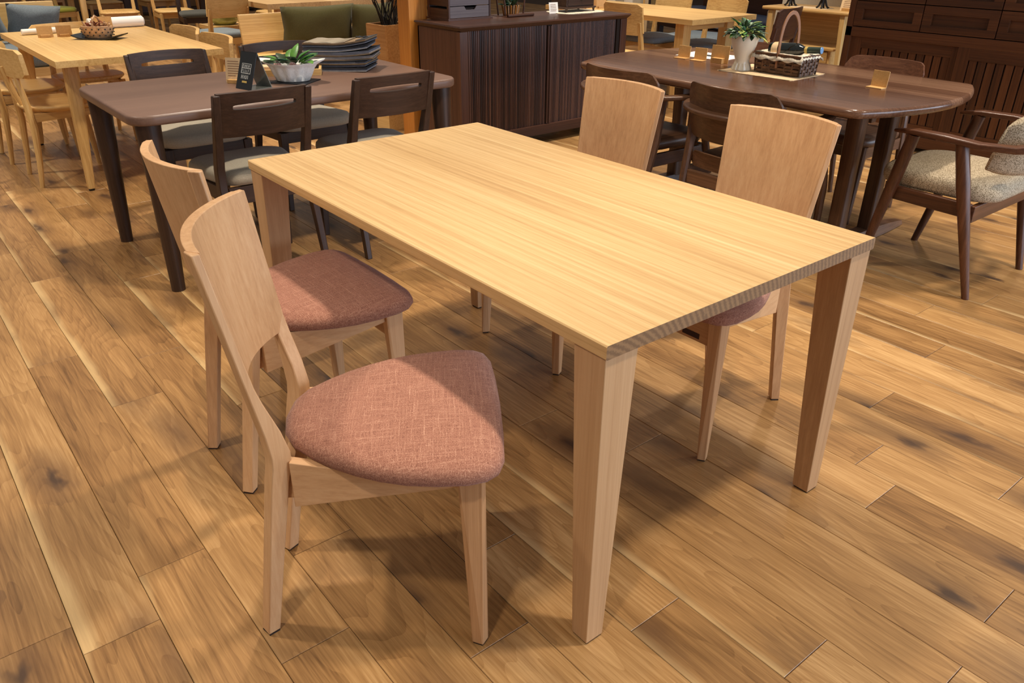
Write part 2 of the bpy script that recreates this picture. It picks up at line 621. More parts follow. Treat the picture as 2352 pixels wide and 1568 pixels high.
plist = []
rr = random.Random(3)
for row in range(-20, 66):
    y0 = -.05 + PW * row
    j = JOINT.get(row, rr.random() * PL)
    n0 = int((3.6 - j) / PL)
    x = j + n0 * PL
    while x > -13:
        cx, cy = x + PL / 2, y0 + PW / 2
        q = Vector((cx, cy, 0)) - CAM
        zf, xr, yu = q.dot(fw), q.dot(rt2), q.dot(up2)
        if zf > .3:
            ok = False
            for ex in (x, cx, x + PL):
                q = Vector((ex, cy, 0)) - CAM
                zf2 = q.dot(fw)
                if zf2 > .2 and abs(q.dot(rt2) / zf2) < .72 and -.60 < q.dot(up2) / zf2 < .47:
                    ok = True
            if ok:
                plist.append((q.length, x, y0))
            elif zf < 16 and abs(xr / zf) < 1.2:
                plist.append((100 + q.length, x, y0))
        x -= PL
plist.sort()
pm = plank_mesh('plank', [(0, 0)])
for d, x, y in plist[:298]:
    o = bpy.data.objects.new('plank', pm)
    o.location = (x, y, 0)
    C.objects.link(o)
    o.parent = FLOOR
o = bpy.data.objects.new('far_planks', plank_mesh('far_planks', [(x, y) for d, x, y in plist[298:]]))
o['kind'] = 'stuff'
C.objects.link(o)
o.parent = FLOOR

struct(MB().box(-14.0, -13.8, -6, 14, 0, 2.9).build('wall_back', 'wall', smooth=0))
struct(MB().box(-13.8, 6, 13.8, 14.0, 0, 2.9).build('wall_right', 'wall', smooth=0))

# ------------------------------------------------------------------ main oak table
TL, TW, TH, TT = 1.497, .847, .70, .0275
t = thing('dining_table', 'large light oak dining table with chunky tapered square legs in the foreground', 'table', (0, 0, 0))
ys = [0, .135, .255, .36, .487, .60, .715, TW]
for a, b in zip(ys, ys[1:]):
    mb = MB()
    e = .0025
    e0 = e if a == 0 else 0
    e1 = e if b == TW else 0
    z0, z1 = TH - TT, TH
    # chamfered outer edges only
    sec = lambda x, i: [(x, a + i, z0 + i), (x, b - i * (e1 > 0), z0 + i), (x, b - i * (e1 > 0), z1 - i)]
    ring = lambda x, s_: [(x, a + (0 if e0 == 0 else s_), z0), (x, b - (0 if e1 == 0 else s_), z0), (x, b, z0 + e), (x, b, z1 - e),
                          (x, b - (0 if e1 == 0 else e), z1), (x, a + (0 if e0 == 0 else e), z1), (x, a, z1 - e), (x, a, z0 + e)]
    mb.loft([ring(0.0, e), ring(TL, e)])
    o = mb.build('top_board', ['topo', 'end'], t, smooth=0)
    for p in o.data.polygons:
        if abs(p.normal.x) > .9:
            p.material_index = 1
for sx in (0, 1):
    for sy in (0, 1):
        X0 = .004 if sx == 0 else TL - .004
        Y0 = .003 if sy == 0 else TW - .003
        dx, dy = (1 if sx == 0 else -1), (1 if sy == 0 else -1)
        rings = []
        for z, wx, wy in ((.004, .044, .046), (TH - TT, .078, .08)):
            rings.append([(X0, Y0, z), (X0 + dx * wx, Y0, z), (X0 + dx * wx, Y0 + dy * wy, z), (X0, Y0 + dy * wy, z)])
        lg = MB().loft(rings).build('leg', 'legw', t, smooth=0, bevel=.002)
        MB().box(min(X0 + dx * .003, X0 + dx * .041), max(X0 + dx * .003, X0 + dx * .041), min(Y0 + dy * .003, Y0 + dy * .043), max(Y0 + dy * .003, Y0 + dy * .043), 0, .004).build('foot_pad', 'foot', lg, smooth=0)

# ------------------------------------------------------------------ oak chairs with terracotta seats
POST = [(0, (.147, -.216)), (.38, (.1515, -.160)), (.44, (.153, -.149)), (.50, (.1565, -.155)), (.86, (.179, -.215))]


def oak_chair(label):
    t = thing('oak_dining_chair', label, 'chair', group='oak chairs at the light oak table')
    u = Vector((-.78, -.62)); v = Vector((-.62, .78))
    for s in (1, -1):
        rings = []
        for z, b in ((.004, .027), (.2, .032), (.38, .038), (.425, .040), (.45, .039), (.50, .032), (.565, .020), (.60, .016), (.72, .015), (.8585, .015)):
            x, y = interp(POST, z)
            a = .030
            O = Vector((x, y))
            P = [O, O + v * b, O + u * a + v * b, O + u * a]
            rings.append([(s * q.x, q.y, z) for q in P])
        lg = MB().loft(rings).build('rear_leg', 'coakZ', t, smooth=20, bevel=.0025)
        q = [(s * p[0], p[1]) for p in ((.145, -.214), (.131, -.196), (.112, -.214), (.126, -.232))]
        MB().prism(q, 0, .004).build('foot_pad', 'foot', lg, smooth=0)
        rings = []
        for z, P in ((.004, ((.212, .226), (.201, .204), (.180, .215), (.192, .239))), (.428, ((.207, .231), (.201, .184), (.164, .190), (.170, .238)))):
            rings.append([(s * x, y, z) for x, y in P])
        lg = MB().loft(rings).build('front_leg', 'coakZ', t, smooth=0, bevel=.0025)
        MB().prism([(s * x, y) for x, y in ((.209, .225), (.200, .207), (.183, .216), (.193, .236))], 0, .004).build('foot_pad', 'foot', lg, smooth=0)
        # side rail, deep at the back and shallow at the front
        rr_ = []
        for k in range(7):
            f = k / 6
            x, y = lerp(.138, .194, f), lerp(-.125, .192, f)
            zb = lerp(.328, .398, f)
            zt = .431 - .010 * sin(pi * f)
            rr_.append([(s * (x - .022), y, zb), (s * x, y, zb), (s * x, y, zt), (s * (x - .022), y, zt)])
        MB().loft(rr_).build('side_rail', 'coakY', t, smooth=0, bevel=.0015)
    MB().box(-.172, .172, .200, .222, .343, .424).build('front_rail', 'coakX', t, smooth=0, bevel=.0015)
    MB().box(-.118, .118, -.142, -.122, .335, .415).build('back_rail', 'coakX', t, smooth=0, bevel=.0015)
    # curved back panel
    rings = []
    NX = 24
    for k in range(NX + 1):
        s_ = -1 + 2 * k / NX
        ring = []
        for z, side in ((.568, 0), (.568, 1), (.715, 1), (.86, 1), (.86, 0), (.715, 0)):
            px, py = interp(POST, z)
            w_ = .159 * (px / .179)
            x = s_ * w_
            yb = (py + .215) - .268 + 1.62 * (x * .179 / px) ** 2
            if side:
                x = s_ * w_ * 1.055
                yb = (py + .215) - .249 + 1.62 * (x * .179 / px) ** 2
            ring.append((x, yb, z))
        rings.append(ring)
    MB().loft(rings).build('backrest', 'coakZ', t, smooth=30, bevel=.0015)
    # seat cushion
    half = [(.0, -.150), (.055, -.143), (.095, -.122), (.130, -.085), (.160, -.045), (.186, .0), (.206, .045), (.222, .095), (.231, .150),
            (.235, .205), (.229, .240), (.212, .262), (.180, .273), (.10, .278), (0, .280)]
    out = half + [(-x, y) for x, y in reversed(half[1:-1])]
    rings = []
    for z, s_ in ((.428, .90), (.4285, .955), (.432, .985), (.440, 1.0), (.448, .995), (.456, .97), (.463, .92), (.468, .82), (.472, .6), (.474, .3)):
        ring = []
        for x, y in out:
            yy = .075 + (y - .075) * s_
            sag = 0
            if z < .44:
                sag = -.006 * max(0, 1 - ((y - .06) / .2) ** 2)
            ring.append((x * s_, yy, z + sag + .004 * (y - .07) / .2 * (z > .44)))
        rings.append(ring)
    MB().loft(rings).build('seat_cushion', 'terra', t, smooth=70)
    return t


def place(t, x, y, face):
    t.location = (x, y, 0)
    t.rotation_euler = (0, 0, R_(face - 90))


ch1 = oak_chair('oak chair with terracotta seat turned out at an angle, nearest the camera')
place(ch1, 1.062, -.237, 56.5)
dup(ch1, (.45, -.123, 0), 0, 'oak chair with terracotta seat half hidden behind the angled oak chair', 'oak chairs at the light oak table')
c3 = dup(ch1, (1.026, .925, 0), pi, 'oak chair pushed under the far side, its dark red label below the seat', 'oak chairs at the light oak table')
dup(ch1, (.4175, .925, 0), pi, 'oak chair on the far long side nearest the dark sideboard', 'oak chairs at the light oak table')
MB().box(-.136, -.080, .2225, .2235, .352, .367).build('label_plate', 'tag', c3, smooth=0)['label'] = 'dark red label'

# ------------------------------------------------------------------ dark table with four slotted chairs
t = thing('dark_dining_table', 'dark brown table with rounded corners and thick round tapered legs', 'table', (-1.215, .62, 0), 0)
out = []
for px, py in rrect(-.415, .415, -.725, .725, .085, 6):
    out.append((px, py))
out2 = []
for i, (px, py) in enumerate(out):
    out2.append((px, py))
MB().rounded(out2, .662, .70, .011).build('table_top', 'dtop', t, smooth=50)
for sx in (-1, 1):
    for sy in (-1, 1):
        x, y = sx * .345, sy * .655
        fx, fy = sx * .362, sy * .668
        prof = ((0, .027), (.15, .031), (.4, .038), (.58, .044), (.662, .047))
        MB().tube([(lerp(fx, x, z / .66), lerp(fy, y, z / .66), z) for z, r in prof], [r for z, r in prof], 16).build('leg', 'darkZ', t)


def annulus_panel(w, h, cx0, cx1, cz0, cz1, th, bulge, arch=.012, lean=0.0):
    """back panel with a pill shaped slot, centred on x, bottom z=0; bulges towards -y in the middle"""
    N = 48
    rz = (cz1 - cz0) / 2
    cz = (cz0 + cz1) / 2
    inner, outer = [], []
    for k in range(N):
        a = 2 * pi * k / N + .001
        dx, dz = cos(a), sin(a)
        # pill point
        if abs(dx) < 1e-6:
            dx = 1e-6
        px = (cx1 - rz) * (1 if dx > 0 else -1) * min(1, abs(dx) * 1.35) + rz * dx
        pz = cz + rz * dz
        inner.append((px, pz))
        # outer rectangle point by angle in scaled space
        hx, hz_ = w / 2, h / 2
        sxx, szz = dx, dz
        kk = 1 / max(abs(sxx), abs(szz))
        outer.append((sxx * kk * hx, h / 2 + szz * kk * hz_))
    def pt(q, side):
        x, z = q
        y = -bulge * (1 - (x / (w / 2)) ** 2) + (th if side else 0)
        zz = z + arch * (1 - (x / (w / 2)) ** 2) * (z / h)
        return (x, y - lean * zz, zz)
    rings = [[pt(q, 0) for q in outer], [pt((lerp(a[0], b[0], .5), lerp(a[1], b[1], .5)), 0) for a, b in zip(outer, inner)],
             [pt(q, 0) for q in inner], [pt(q, 1) for q in inner],
             [pt((lerp(a[0], b[0], .5), lerp(a[1], b[1], .5)), 1) for a, b in zip(outer, inner)], [pt(q, 1) for q in outer]]
    rings.append(rings[0])
    return MB().loft(rings, cap=False)


def seat_pad(name, w0, w1, d0, d1, z0, z1, mat, parent, r=.07, crown=.012):
    """cushion, rear width w0 at y=d0, front width w1 at y=d1"""
    out = []
    base = rrect(-.5, .5, 0, 1, .22, 5)
    for x, y in base:
        out.append((x * lerp(w0, w1, y), lerp(d0, d1, y) + (0.02 * (1 - (2 * x) ** 2) if y > .5 else 0)))
    cy = (d0 + d1) / 2
    h = z1 - z0
    rings = []
    for f, s_ in ((0, .90), (.04, .96), (.22, .995), (.45, 1.0), (.70, .985), (.88, .94), (.97, .86), (1.0, .72)):
        rings.append([(x * s_, cy + (y - cy) * s_, z0 + h * f) for x, y in out])
    rings.append([(x * .35, cy + (y - cy) * .35, z1 + crown) for x, y in out])
    return MB().loft(rings).build(name, mat, parent, smooth=60)


def dark_chair(label):
    t = thing('slotted_dining_chair', label, 'chair', group='dark slotted chairs at the dark table')
    tab = [(0, (.200, -.212)), (.40, (.197, -.135)), (.48, (.196, -.135)), (.77, (.193, -.215))]
    for s in (1, -1):
        rings = []
        for z, wd, dp in ((0, .024, .026), (.2, .028, .032), (.40, .032, .044), (.48, .032, .042), (.6, .030, .034), (.767, .026, .026)):
            x, y = interp(tab, z)
            rings.append([(s * x, y, z), (s * x, y + dp, z), (s * (x - wd), y + dp, z), (s * (x - wd), y, z)])
        MB().loft(rings).build('rear_leg', 'darkZ', t, smooth=20, bevel=.003)
        rings = [[(s * x, y, z) for x, y in P] for z, P in ((0, ((.203, .215), (.203, .190), (.178, .190), (.178, .215))), (.40, ((.208, .222), (.208, .180), (.166, .180), (.166, .222))))]
        MB().loft(rings).build('front_leg', 'darkZ', t, smooth=0, bevel=.003)
        MB().hexa([(s * .182, -.10, .335), (s * .198, .185, .355), (s * .176, .185, .355), (s * .160, -.10, .335),
                   (s * .182, -.10, .40), (s * .198, .185, .40), (s * .176, .185, .40), (s * .160, -.10, .40)]).build('side_rail', 'darkY', t, smooth=0, bevel=.002)
    MB().box(-.170, .170, .192, .214, .345, .40).build('front_rail', 'darkX', t, smooth=0, bevel=.002)
    MB().box(-.160, .160, -.125, -.103, .33, .40).build('back_rail', 'darkX', t, smooth=0, bevel=.002)
    p = annulus_panel(.352, .165, -.125, .125, .100, .123, .023, .030, .004, .24)
    p.xf(Matrix.Translation((0, -.166, .606)))
    p.build('backrest', 'darkX', t, smooth=40)
    seat_pad('seat_cushion', .33, .44, -.13, .235, .402, .462, 'grey', t)
    return t


d1 = dark_chair('dark slotted chair with its back to the light oak table, left of the two')
DY = (.345, .918)
d1.location = (-.875, DY[0], 0)
d1.rotation_euler = (0, 0, R_(90))
dup(d1, (-.875, DY[1], 0), R_(90), 'dark slotted chair with its back to the light oak table, right of the two', 'dark slotted chairs at the dark table')
dup(d1, (-1.725, .385, 0), R_(-90), 'dark slotted chair across the dark table, next to the honey oak table', 'dark slotted chairs at the dark table')
dup(d1, (-1.725, .945, 0), R_(-90), 'dark slotted chair across the dark table, behind the white bowl', 'dark slotted chairs at the dark table')

# things on the dark table
TZ = .70
def text_lines(par, rows, x0, x1, zt, dz, ydepth, mat='ink'):
    mb = MB()
    r = random.Random(5)
    for i in range(rows):
        L = lerp(x0, x1, r.uniform(.6, 1))
        z = zt - i * dz
        mb.box(x0, L, -ydepth - .0006, -ydepth, z - dz * .13, z + dz * .13)
    return mb


def card_stand(name, label, x, y, rz, w=.085, h=.10, mat='card', base=True, lean=.18, lines=True, group=None):
    t = thing(name, label, 'price card', (x, y, TZ), rz, group)
    pl = MB().box(-w / 2, w / 2, -.0015, .0015, 0, h)
    pl.xf(Matrix.Rotation(-lean, 4, 'X'))
    pl.build('card', 'paper' if lines else mat, t, smooth=0)
    if base:
        MB().box(-w * .32, w * .32, -.018, .016, 0, .016).build('stand', mat, t, smooth=0, bevel=.001)
    if lines:
        tl = text_lines(t, 7, -w * .36, w * .36, h * .86, h * .095, .0022)
        tl.xf(Matrix.Rotation(-lean, 4, 'X'))
        tl.build('printed_text', 'ink', t, smooth=0)
    return t


card_stand('price_card', 'cream printed price card in a wooden holder beside the black tent sign', -1.285, .470, R_(38), .085, .105)
sg = thing('tent_sign', 'black tent shaped table sign with white boxed lettering', 'sign', (-1.125, .490, TZ), R_(14))
hh, ww, dd = .145, .104, .055
MB().hexa([(-ww / 2, -dd, 0), (ww / 2, -dd, 0), (ww / 2, -dd + .003, 0), (-ww / 2, -dd + .003, 0), (-ww / 2, -.0015, hh), (ww / 2, -.0015, hh), (ww / 2, .0015, hh), (-ww / 2, .0015, hh)]).build('front_panel', 'black', sg, smooth=0)
MB().hexa([(-ww / 2, dd - .003, 0), (ww / 2, dd - .003, 0), (ww / 2, dd, 0), (-ww / 2, dd, 0), (-ww / 2, -.0015, hh), (ww / 2, -.0015, hh), (ww / 2, .0015, hh), (-ww / 2, .0015, hh)]).build('back_panel', 'clear', sg, smooth=0)
MB().box(-ww / 2, ww / 2, -dd + .003, dd - .003, 0, .0025).build('base_panel', 'clear', sg, smooth=0)
ang = math.atan2(dd, hh)
def on_sign(mb, name, mat):
    mb.xf(Matrix.Translation((0, -dd - .0004, 0)) @ Matrix.Rotation(-ang, 4, 'X'))
    return mb.build(name, mat, sg, smooth=0)
mb = MB()
for z in (.126, .106, .087, .066):
    mb.box(-.032, .030, -.0006, 0, z, z + .0022)
for x in (-.032, .028):
    mb.box(x, x + .002, -.0006, 0, .066, .128)
r = random.Random(2)
for (za, zb, n) in ((.110, .123, 9), (.091, .103, 8), (.071, .083, 5)):
    for i in range(n):
        xa = lerp(-.027, .024, (i + .1) / n)
        mb.box(xa, xa + .0016, -.0006, 0, za, zb)
        if r.random() < .8:
            q = r.choice((za, (za + zb) / 2, zb - .0016))
            mb.box(xa, xa + .0046, -.0006, 0, q, q + .0016)
for i in range(6):
    xa = -.026 + i * .0085
    mb.box(xa, xa + .0018, -.0006, 0, .044, .060)
    if i in (0, 2, 3):
        mb.box(xa, xa + .006, -.0006, 0, .044 if i == 3 else .051, .0465 if i == 3 else .053)
on_sign(mb, 'boxed_lettering', 'grid')
on_sign(MB().box(-.016, .016, -.0006, 0, .028, .036), 'gold_lettering', 'gold')
on_sign(MB().prism([(-.008 + .007 * cos(a * pi / 5), a) for a in range(0)] or [(-.012, -.0006), (0, -.0006), (0, 0), (-.012, 0)], .132, .140), 'teal_mark', 'teal')
on_sign(MB().box(.012, .022, -.0006, 0, .131, .137), 'white_mark', 'grid')

MB_ = MB().prism([(-.09, -.075), (.09, -.075), (.09, .075), (-.09, .075)], 0, .004)
mat_ = MB_.build('slate_mat', 'slate', smooth=0)
mat_.location = (-1.165, .695, TZ)
mat_.rotation_euler = (0, 0, R_(38))
tag(mat_, 'square black slate mat under the white bowl', 'mat')

# bowl: oblong, flared wavy rim
bw = thing('serving_bowl', 'white glazed oblong bowl with flared leaf shaped rim', 'bowl', (-1.165, .690, TZ + .004), R_(50))
rings = []
NB = 96
def bowl_ring(a, b, z, wav=0, lift=0):
    return [((a + wav * cos(4 * q) + (.0022 * cos(12 * q) if .02 < z < .07 else 0)) * cos(q), (b + wav * .6 * cos(4 * q) + (.0022 * cos(12 * q) if .02 < z < .07 else 0)) * sin(q), z + lift * abs(cos(q)) ** 4) for q in [2 * pi * k / NB for k in range(NB)]]
for a, b, z, wv, lf in ((.062, .045, 0, 0, 0), (.074, .055, .004, 0, 0), (.086, .064, .03, .001, 0), (.096, .071, .055, .002, 0), (.108, .078, .068, .004, .004), (.138, .090, .076, .010, .014), (.140, .092, .080, .010, .015), (.106, .076, .074, .004, .004), (.090, .066, .055, 0, 0), (.07, .05, .012, 0, 0)):
    rings.append(bowl_ring(a, b, z, wv, lf))
MB().loft(rings).build('bowl_body', 'bowl', bw, smooth=50)


def leaf_mesh(L, W, bend, n=6):
    mb = MB()
    vs, fs = [], []
    for i in range(n + 1):
        f = i / n
        w_ = W * sin(pi * min(1, f * .93 + .05)) ** .8
        z = bend * f * f * L
        vs += [(-w_ / 2, L * f, z + .12 * w_), (0, L * f, z - .05 * w_), (w_ / 2, L * f, z + .12 * w_)]
    for i in range(n):
        for j in range(2):
            fs.append((i * 3 + j, i * 3 + j + 1, (i + 1) * 3 + j + 1, (i + 1) * 3 + j))
    mb._add(vs, fs)
    return mb


def leaf(parent, pos, az, el, L, W, bend, mat, name='leaf'):
    mb = leaf_mesh(L, W, bend)
    mb.xf(Matrix.Translation(pos) @ Matrix.Rotation(az, 4, 'Z') @ Matrix.Rotation(el, 4, 'X'))
    o = mb.build(name, mat, parent, smooth=60)
    s_ = o.modifiers.new('solid', 'SOLIDIFY')
    s_.thickness = .0008
    return o


fl = thing('leaf_arrangement', 'green leaves and pink petals lying in the white bowl', 'plant', (-1.165, .690, TZ + .03), R_(50))
r = random.Random(11)
for i in range(22):
    a_ = r.uniform(0, 2 * pi)
    d_ = .055 * math.sqrt(r.random())
    leaf(fl, (1.3 * d_ * cos(a_), .8 * d_ * sin(a_) + .008, .050), a_ - pi / 2 + r.uniform(-.5, .5), R_(lerp(72, 24, d_ / .055) + r.uniform(-10, 10)), r.uniform(.055, .095), r.uniform(.034, .05), -.3, r.choice(['leaf', 'leaf', 'leaf', 'leaf2', 'dleaf']))
for i in range(7):
    px, py = lerp(-.055, .04, i / 6), -.035 + .012 * sin(i * 2)
    leaf(fl, (px, py, .03), R_(r.uniform(-60, 240)), R_(r.uniform(20, 60)), .035, .03, .3, 'pink', 'petal')
MB().tube([(-.05, -.04, .018), (0, 0, .02), (.05, .03, .018)], .018, 8).build('moss_bed', 'dleaf', fl)

# wooden tray behind the bowl
tr = thing('wooden_tray', 'long shallow wooden tray behind the white bowl', 'tray', (-1.40, .745, TZ), R_(62))
MB().box(-.18, .18, -.075, .075, 0, .006).build('tray_bottom', 'toakX', tr, smooth=0)
for q in ((-.18, .18, -.075, -.063), (-.18, .18, .063, .075), (-.18, -.168, -.063, .063), (.168, .18, -.063, .063)):
    MB().box(*q, .006, .028).build('tray_side', 'toakX', tr, smooth=0, bevel=.001)
bx = MB().box(-.06, .06, -.04, .04, 0, .03).build('card_box', 'linen', smooth=0, bevel=.002)
bx.location = (-1.435, .69, TZ + .0065)
bx.rotation_euler = (0, 0, R_(62))
tag(bx, 'small cream box lying in the wooden tray', 'box')

# stack of fabric sample books
r = random.Random(4)
zz = TZ
names = ['bottom charcoal', 'second blue grey', 'third pale grey', 'fourth blue grey', 'fifth brown grey', 'topmost glossy taupe']
hs = [.020, .022, .024, .020, .020, .020]
mats = ['book4', 'book3', 'book2', 'book3', 'book4', 'book1']
for i in range(6):
    t = thing('sample_book', names[i] + ' fabric sample book of the stack on the dark table', 'book', (-1.365 + r.uniform(-.012, .012), 1.045 + r.uniform(-.015, .015), zz), R_(46 + r.uniform(-5, 5)), 'fabric sample books')
    nl = 4
    seq = ['book2', 'book3', 'book4', 'book1']
    for q in range(nl):
        rings = []
        jx, jy = r.uniform(-.004, .004), r.uniform(-.004, .004)
        za, zb = (hs[i] - .002) * q / nl, (hs[i] - .002) * (q + .86) / nl
        for k in range(13):
            f = k / 12
            x = lerp(-.155, .155, f) + jx
            lift = .03 * max(0, f - .45) ** 1.6 * (i + 1) / 3.0
            rings.append([(x, -.095 + jy, lift + za), (x, .095 + jy, lift + za), (x, .095 + jy, lift + zb), (x, -.095 + jy, lift + zb)])
        MB().loft(rings).build('swatch', mats[i] if q == nl - 1 else seq[(q + i) % 4], t, smooth=0)
    rings = []
    for k in range(5):
        f = lerp(.84, 1.0, k / 4)
        x = lerp(-.155, .158, f)
        lift = .03 * max(0, f - .45) ** 1.6 * (i + 1) / 3.0
        rings.append([(x, -.097, lift + hs[i] - .002), (x, .097, lift + hs[i] - .002), (x, .097, lift + hs[i]), (x, -.097, lift + hs[i])])
    MB().loft(rings).build('binding_strip', 'slate' if i < 5 else 'book4', t, smooth=0)
    if i == 5:
        rings = []
        for k in range(8):
            f = lerp(.02, .66, k / 7)
            x = lerp(-.155, .155, f)
            lift = .03 * max(0, f - .45) ** 1.6 * 2 + .0015 * sin(k * 2.1)
            rings.append([(x, -.088, lift + hs[i] - .002), (x, .088, lift + hs[i] - .002), (x, .088, lift + hs[i]), (x, -.088, lift + hs[i])])
        MB().loft(rings).build('clear_sleeve', 'sleeve', t, smooth=30)
        mb = MB()
        for a in (20, 75, 130, 165):
            mb.tube([(.115, -.01, .040), (.115 + .035 * cos(R_(a)), -.01 + .035 * sin(R_(a)), .0405)], .0025, 6)
            mb.tube([(.115, -.01, .040), (.115 - .03 * cos(R_(a)), -.01 - .03 * sin(R_(a)), .0405)], .0025, 6)
        mb.build('cord_tie', 'black', t)
    zz += hs[i] + .0004

# ------------------------------------------------------------------ honey oak table far left
t = thing('honey_oak_table', 'honey oak table at the far left with a small basket on it', 'table', (-3.19, .415, 0))
ys = [-.432, -.29, -.14, .02, .16, .30, .432]
for a, b in zip(ys, ys[1:]):
    MB().box(-.775, .775, a, b, .668, .70).build('top_board', 'toakX', t, smooth=0)
for sx in (-1, 1):
    for sy in (-1, 1):
        rings = []
        for z, h_ in ((.012, .017), (.03, .019), (.36, .031), (.60, .036), (.668, .036)):
            fx, fy = sx * lerp(.600, .655, 1 - z / .668), sy * lerp(.335, .385, 1 - z / .668)
            rings.append([(fx + h_ * q[0], fy + h_ * q[1]) + (z,) for q in rrect(-1, 1, -1, 1, .45, 3)])
        lg = MB().loft(rings).build('leg', 'toakZ', t, smooth=50)
        MB().lathe([(.014, 0), (.016, .003), (.016, .012)], 12, (sx * .655, sy * .385, 0)).build('foot_glide', 'iron', lg)


def curved_plate(w, z0, z1, th, sag, yb, lean, rc, mat, name, parent, nz=9, nx=24, smooth=40):
    """curved veneer plate with rounded corners; concave towards +y"""
    front, back = [], []
    cz = (z0 + z1) / 2
    hz = (z1 - z0) / 2
    # build as rings along x
    rings = []
    for k in range(nx + 1):
        s_ = -1 + 2 * k / nx
        x = s_ * w / 2
        d = max(0, abs(x) - (w / 2 - rc))
        cut = rc - math.sqrt(max(0, rc * rc - d * d)) if d > 0 else 0
        cut = min(cut, hz * .98)
        a, b = z0 + cut, z1 - cut
        y = yb + sag * s_ * s_
        ring = []
        for i in range(nz):
            z = lerp(a, b, i / (nz - 1))
            ring.append((x, y - lean * (z - z0), z))
        for i in range(nz):
            z = lerp(b, a, i / (nz - 1))
            ring.append((x, y + th - lean * (z - z0), z))
        rings.append(ring)
    return MB().loft(rings).build(name, mat, parent, smooth=smooth)


def spindle_chair(label, group):
    t = thing('spindle_back_chair', label, 'chair', group=group)
    # seat: saddled round wooden seat
    out = []
    for k in range(28):
        a = 2 * pi * k / 28
        x, y = cos(a), sin(a)
        q = (abs(x) ** 2.6 + abs(y) ** 2.6) ** (-1 / 2.6)
        out.append((.215 * x * q * (1 + .06 * y), .205 * y * q))
    rings = []
    for z, s_ in ((.398, .82), (.404, .92), (.415, .985), (.424, 1), (.431, .985), (.434, .94), (.430, .7), (.426, .4)):
        rings.append([(x * s_, y * s_ + .012, z) for x, y in out])
    MB().loft(rings).build('seat', 'toakY', t, smooth=60)
    for s in (1, -1):
        path = [(s * .175, -.205, 0), (s * .182, -.185, .15), (s * .178, -.168, .32), (s * .165, -.172, .44), (s * .158, -.185, .58), (s * .158, -.188, .64)]
        MB().tube(path, [.012, .016, .019, .018, .014, .012], 10).build('rear_leg', 'toakZ', t)
        path = [(s * .185, .185, 0), (s * .187, .175, .2), (s * .172, .158, .40)]
        MB().tube(path, [.012, .018, .022], 10).build('front_leg', 'toakZ', t)
        MB().hexa([(s * .175, -.15, .355), (s * .175, .15, .365), (s * .155, .15, .365), (s * .155, -.15, .355), (s * .175, -.15, .400), (s * .175, .15, .400), (s * .155, .15, .400), (s * .155, -.15, .400)]).build('side_rail', 'toakY', t, smooth=0)
    for x in (-.05, .05):
        MB().tube([(x * .9, -.175, .42), (x, -.205, .52), (x * 1.1, -.228, .64)], [.011, .012, .010], 8).build('spindle', 'toakZ', t)
    curved_plate(.50, .592, .735, .022, .065, -.222, .06, .02, 'toakX', 'backrest', t, nz=7, nx=20)
    return t


g = 'spindle back chairs at the honey oak table'
s1 = spindle_chair('honey oak spindle chair at the far left, nearest the thick dark table leg', g)
s1.location = (-2.93, .03, 0)
dup(s1, (-3.585, -.01, 0), 0, 'honey oak spindle chair cut off by the left edge of the picture', g)
dup(s1, (-2.73, .765, 0), pi, 'honey oak chair behind the honey oak table, right next to the pale wooden bench', g)
dup(s1, (-3.28, .765, 0), pi, 'honey oak chair behind the honey oak table, second from its right corner', g)
dup(s1, (-3.80, .40, 0), R_(-90), 'honey oak chair at the short end behind the small basket', g)

# things on the honey oak table
for (x, y, l) in ((-3.53, .165, 'left'), (-3.51, .268, 'right')):
    card_stand('card_holder', 'blank wooden card holder in front of the end chair, ' + l + ' of the pair', x, y, R_(80), .085, .065, 'card', True, .12, False, 'wooden card holders')
card_stand('card_holder', 'blank wooden card holder standing behind the small basket', -3.72, .545, R_(78), .12, .085, 'card', True, .12, False, 'wooden card holders')
for (x, y, L, rz, rd, lab) in ((-3.74, .20, .26, 93, .018, 'thin white paper roll lying by the blank card holders'), (-3.84, .66, .36, 92, .034, 'thick white roll lying on the back edge of the honey oak table')):
    mb = MB().tube([(-L / 2, 0, rd), (-L / 2 + .004, 0, rd), (L / 2 - .01, 0, rd), (L / 2, 0, rd)], [rd * .8, rd, rd, rd * .7], 16)
    o = mb.build('paper_roll', 'wpaper')
    o.location = (x, y, TZ)
    o.rotation_euler = (0, 0, R_(rz))
    tag(o, lab, 'roll')
o = MB()
rings = []
for k in range(9):
    f = -1 + k / 4
    rings.append([(f * .14, -.075, .004 + .022 * abs(f) ** 3), (f * .14, .075, .004 + .022 * abs(f) ** 3), (f * .14, .075, .010 + .022 * abs(f) ** 3), (f * .14, -.075, .010 + .022 * abs(f) ** 3)])
tray = MB().loft(rings).build('black_tray', 'black', smooth=30)
tray.location = (-3.28, .415, TZ - .004)
tray.rotation_euler = (0, 0, R_(48))
tag(tray, 'black tray with upturned ends under the small basket', 'tray')
bk = thing('flower_basket', 'small pale cane basket with hoop handle and red dried flowers', 'basket', (-3.29, .41, TZ + .007), R_(50))
rings = []
for a, b, z in ((.075, .045, 0), (.09, .055, .02), (.098, .060, .045), (.094, .058, .065), (.085, .052, .067), (.08, .05, .02)):
    rings.append([(a * cos(2 * pi * k / 20), b * sin(2 * pi * k / 20), z) for k in range(20)])
MB().loft(rings).build('basket_body', 'wickp', bk, smooth=50)
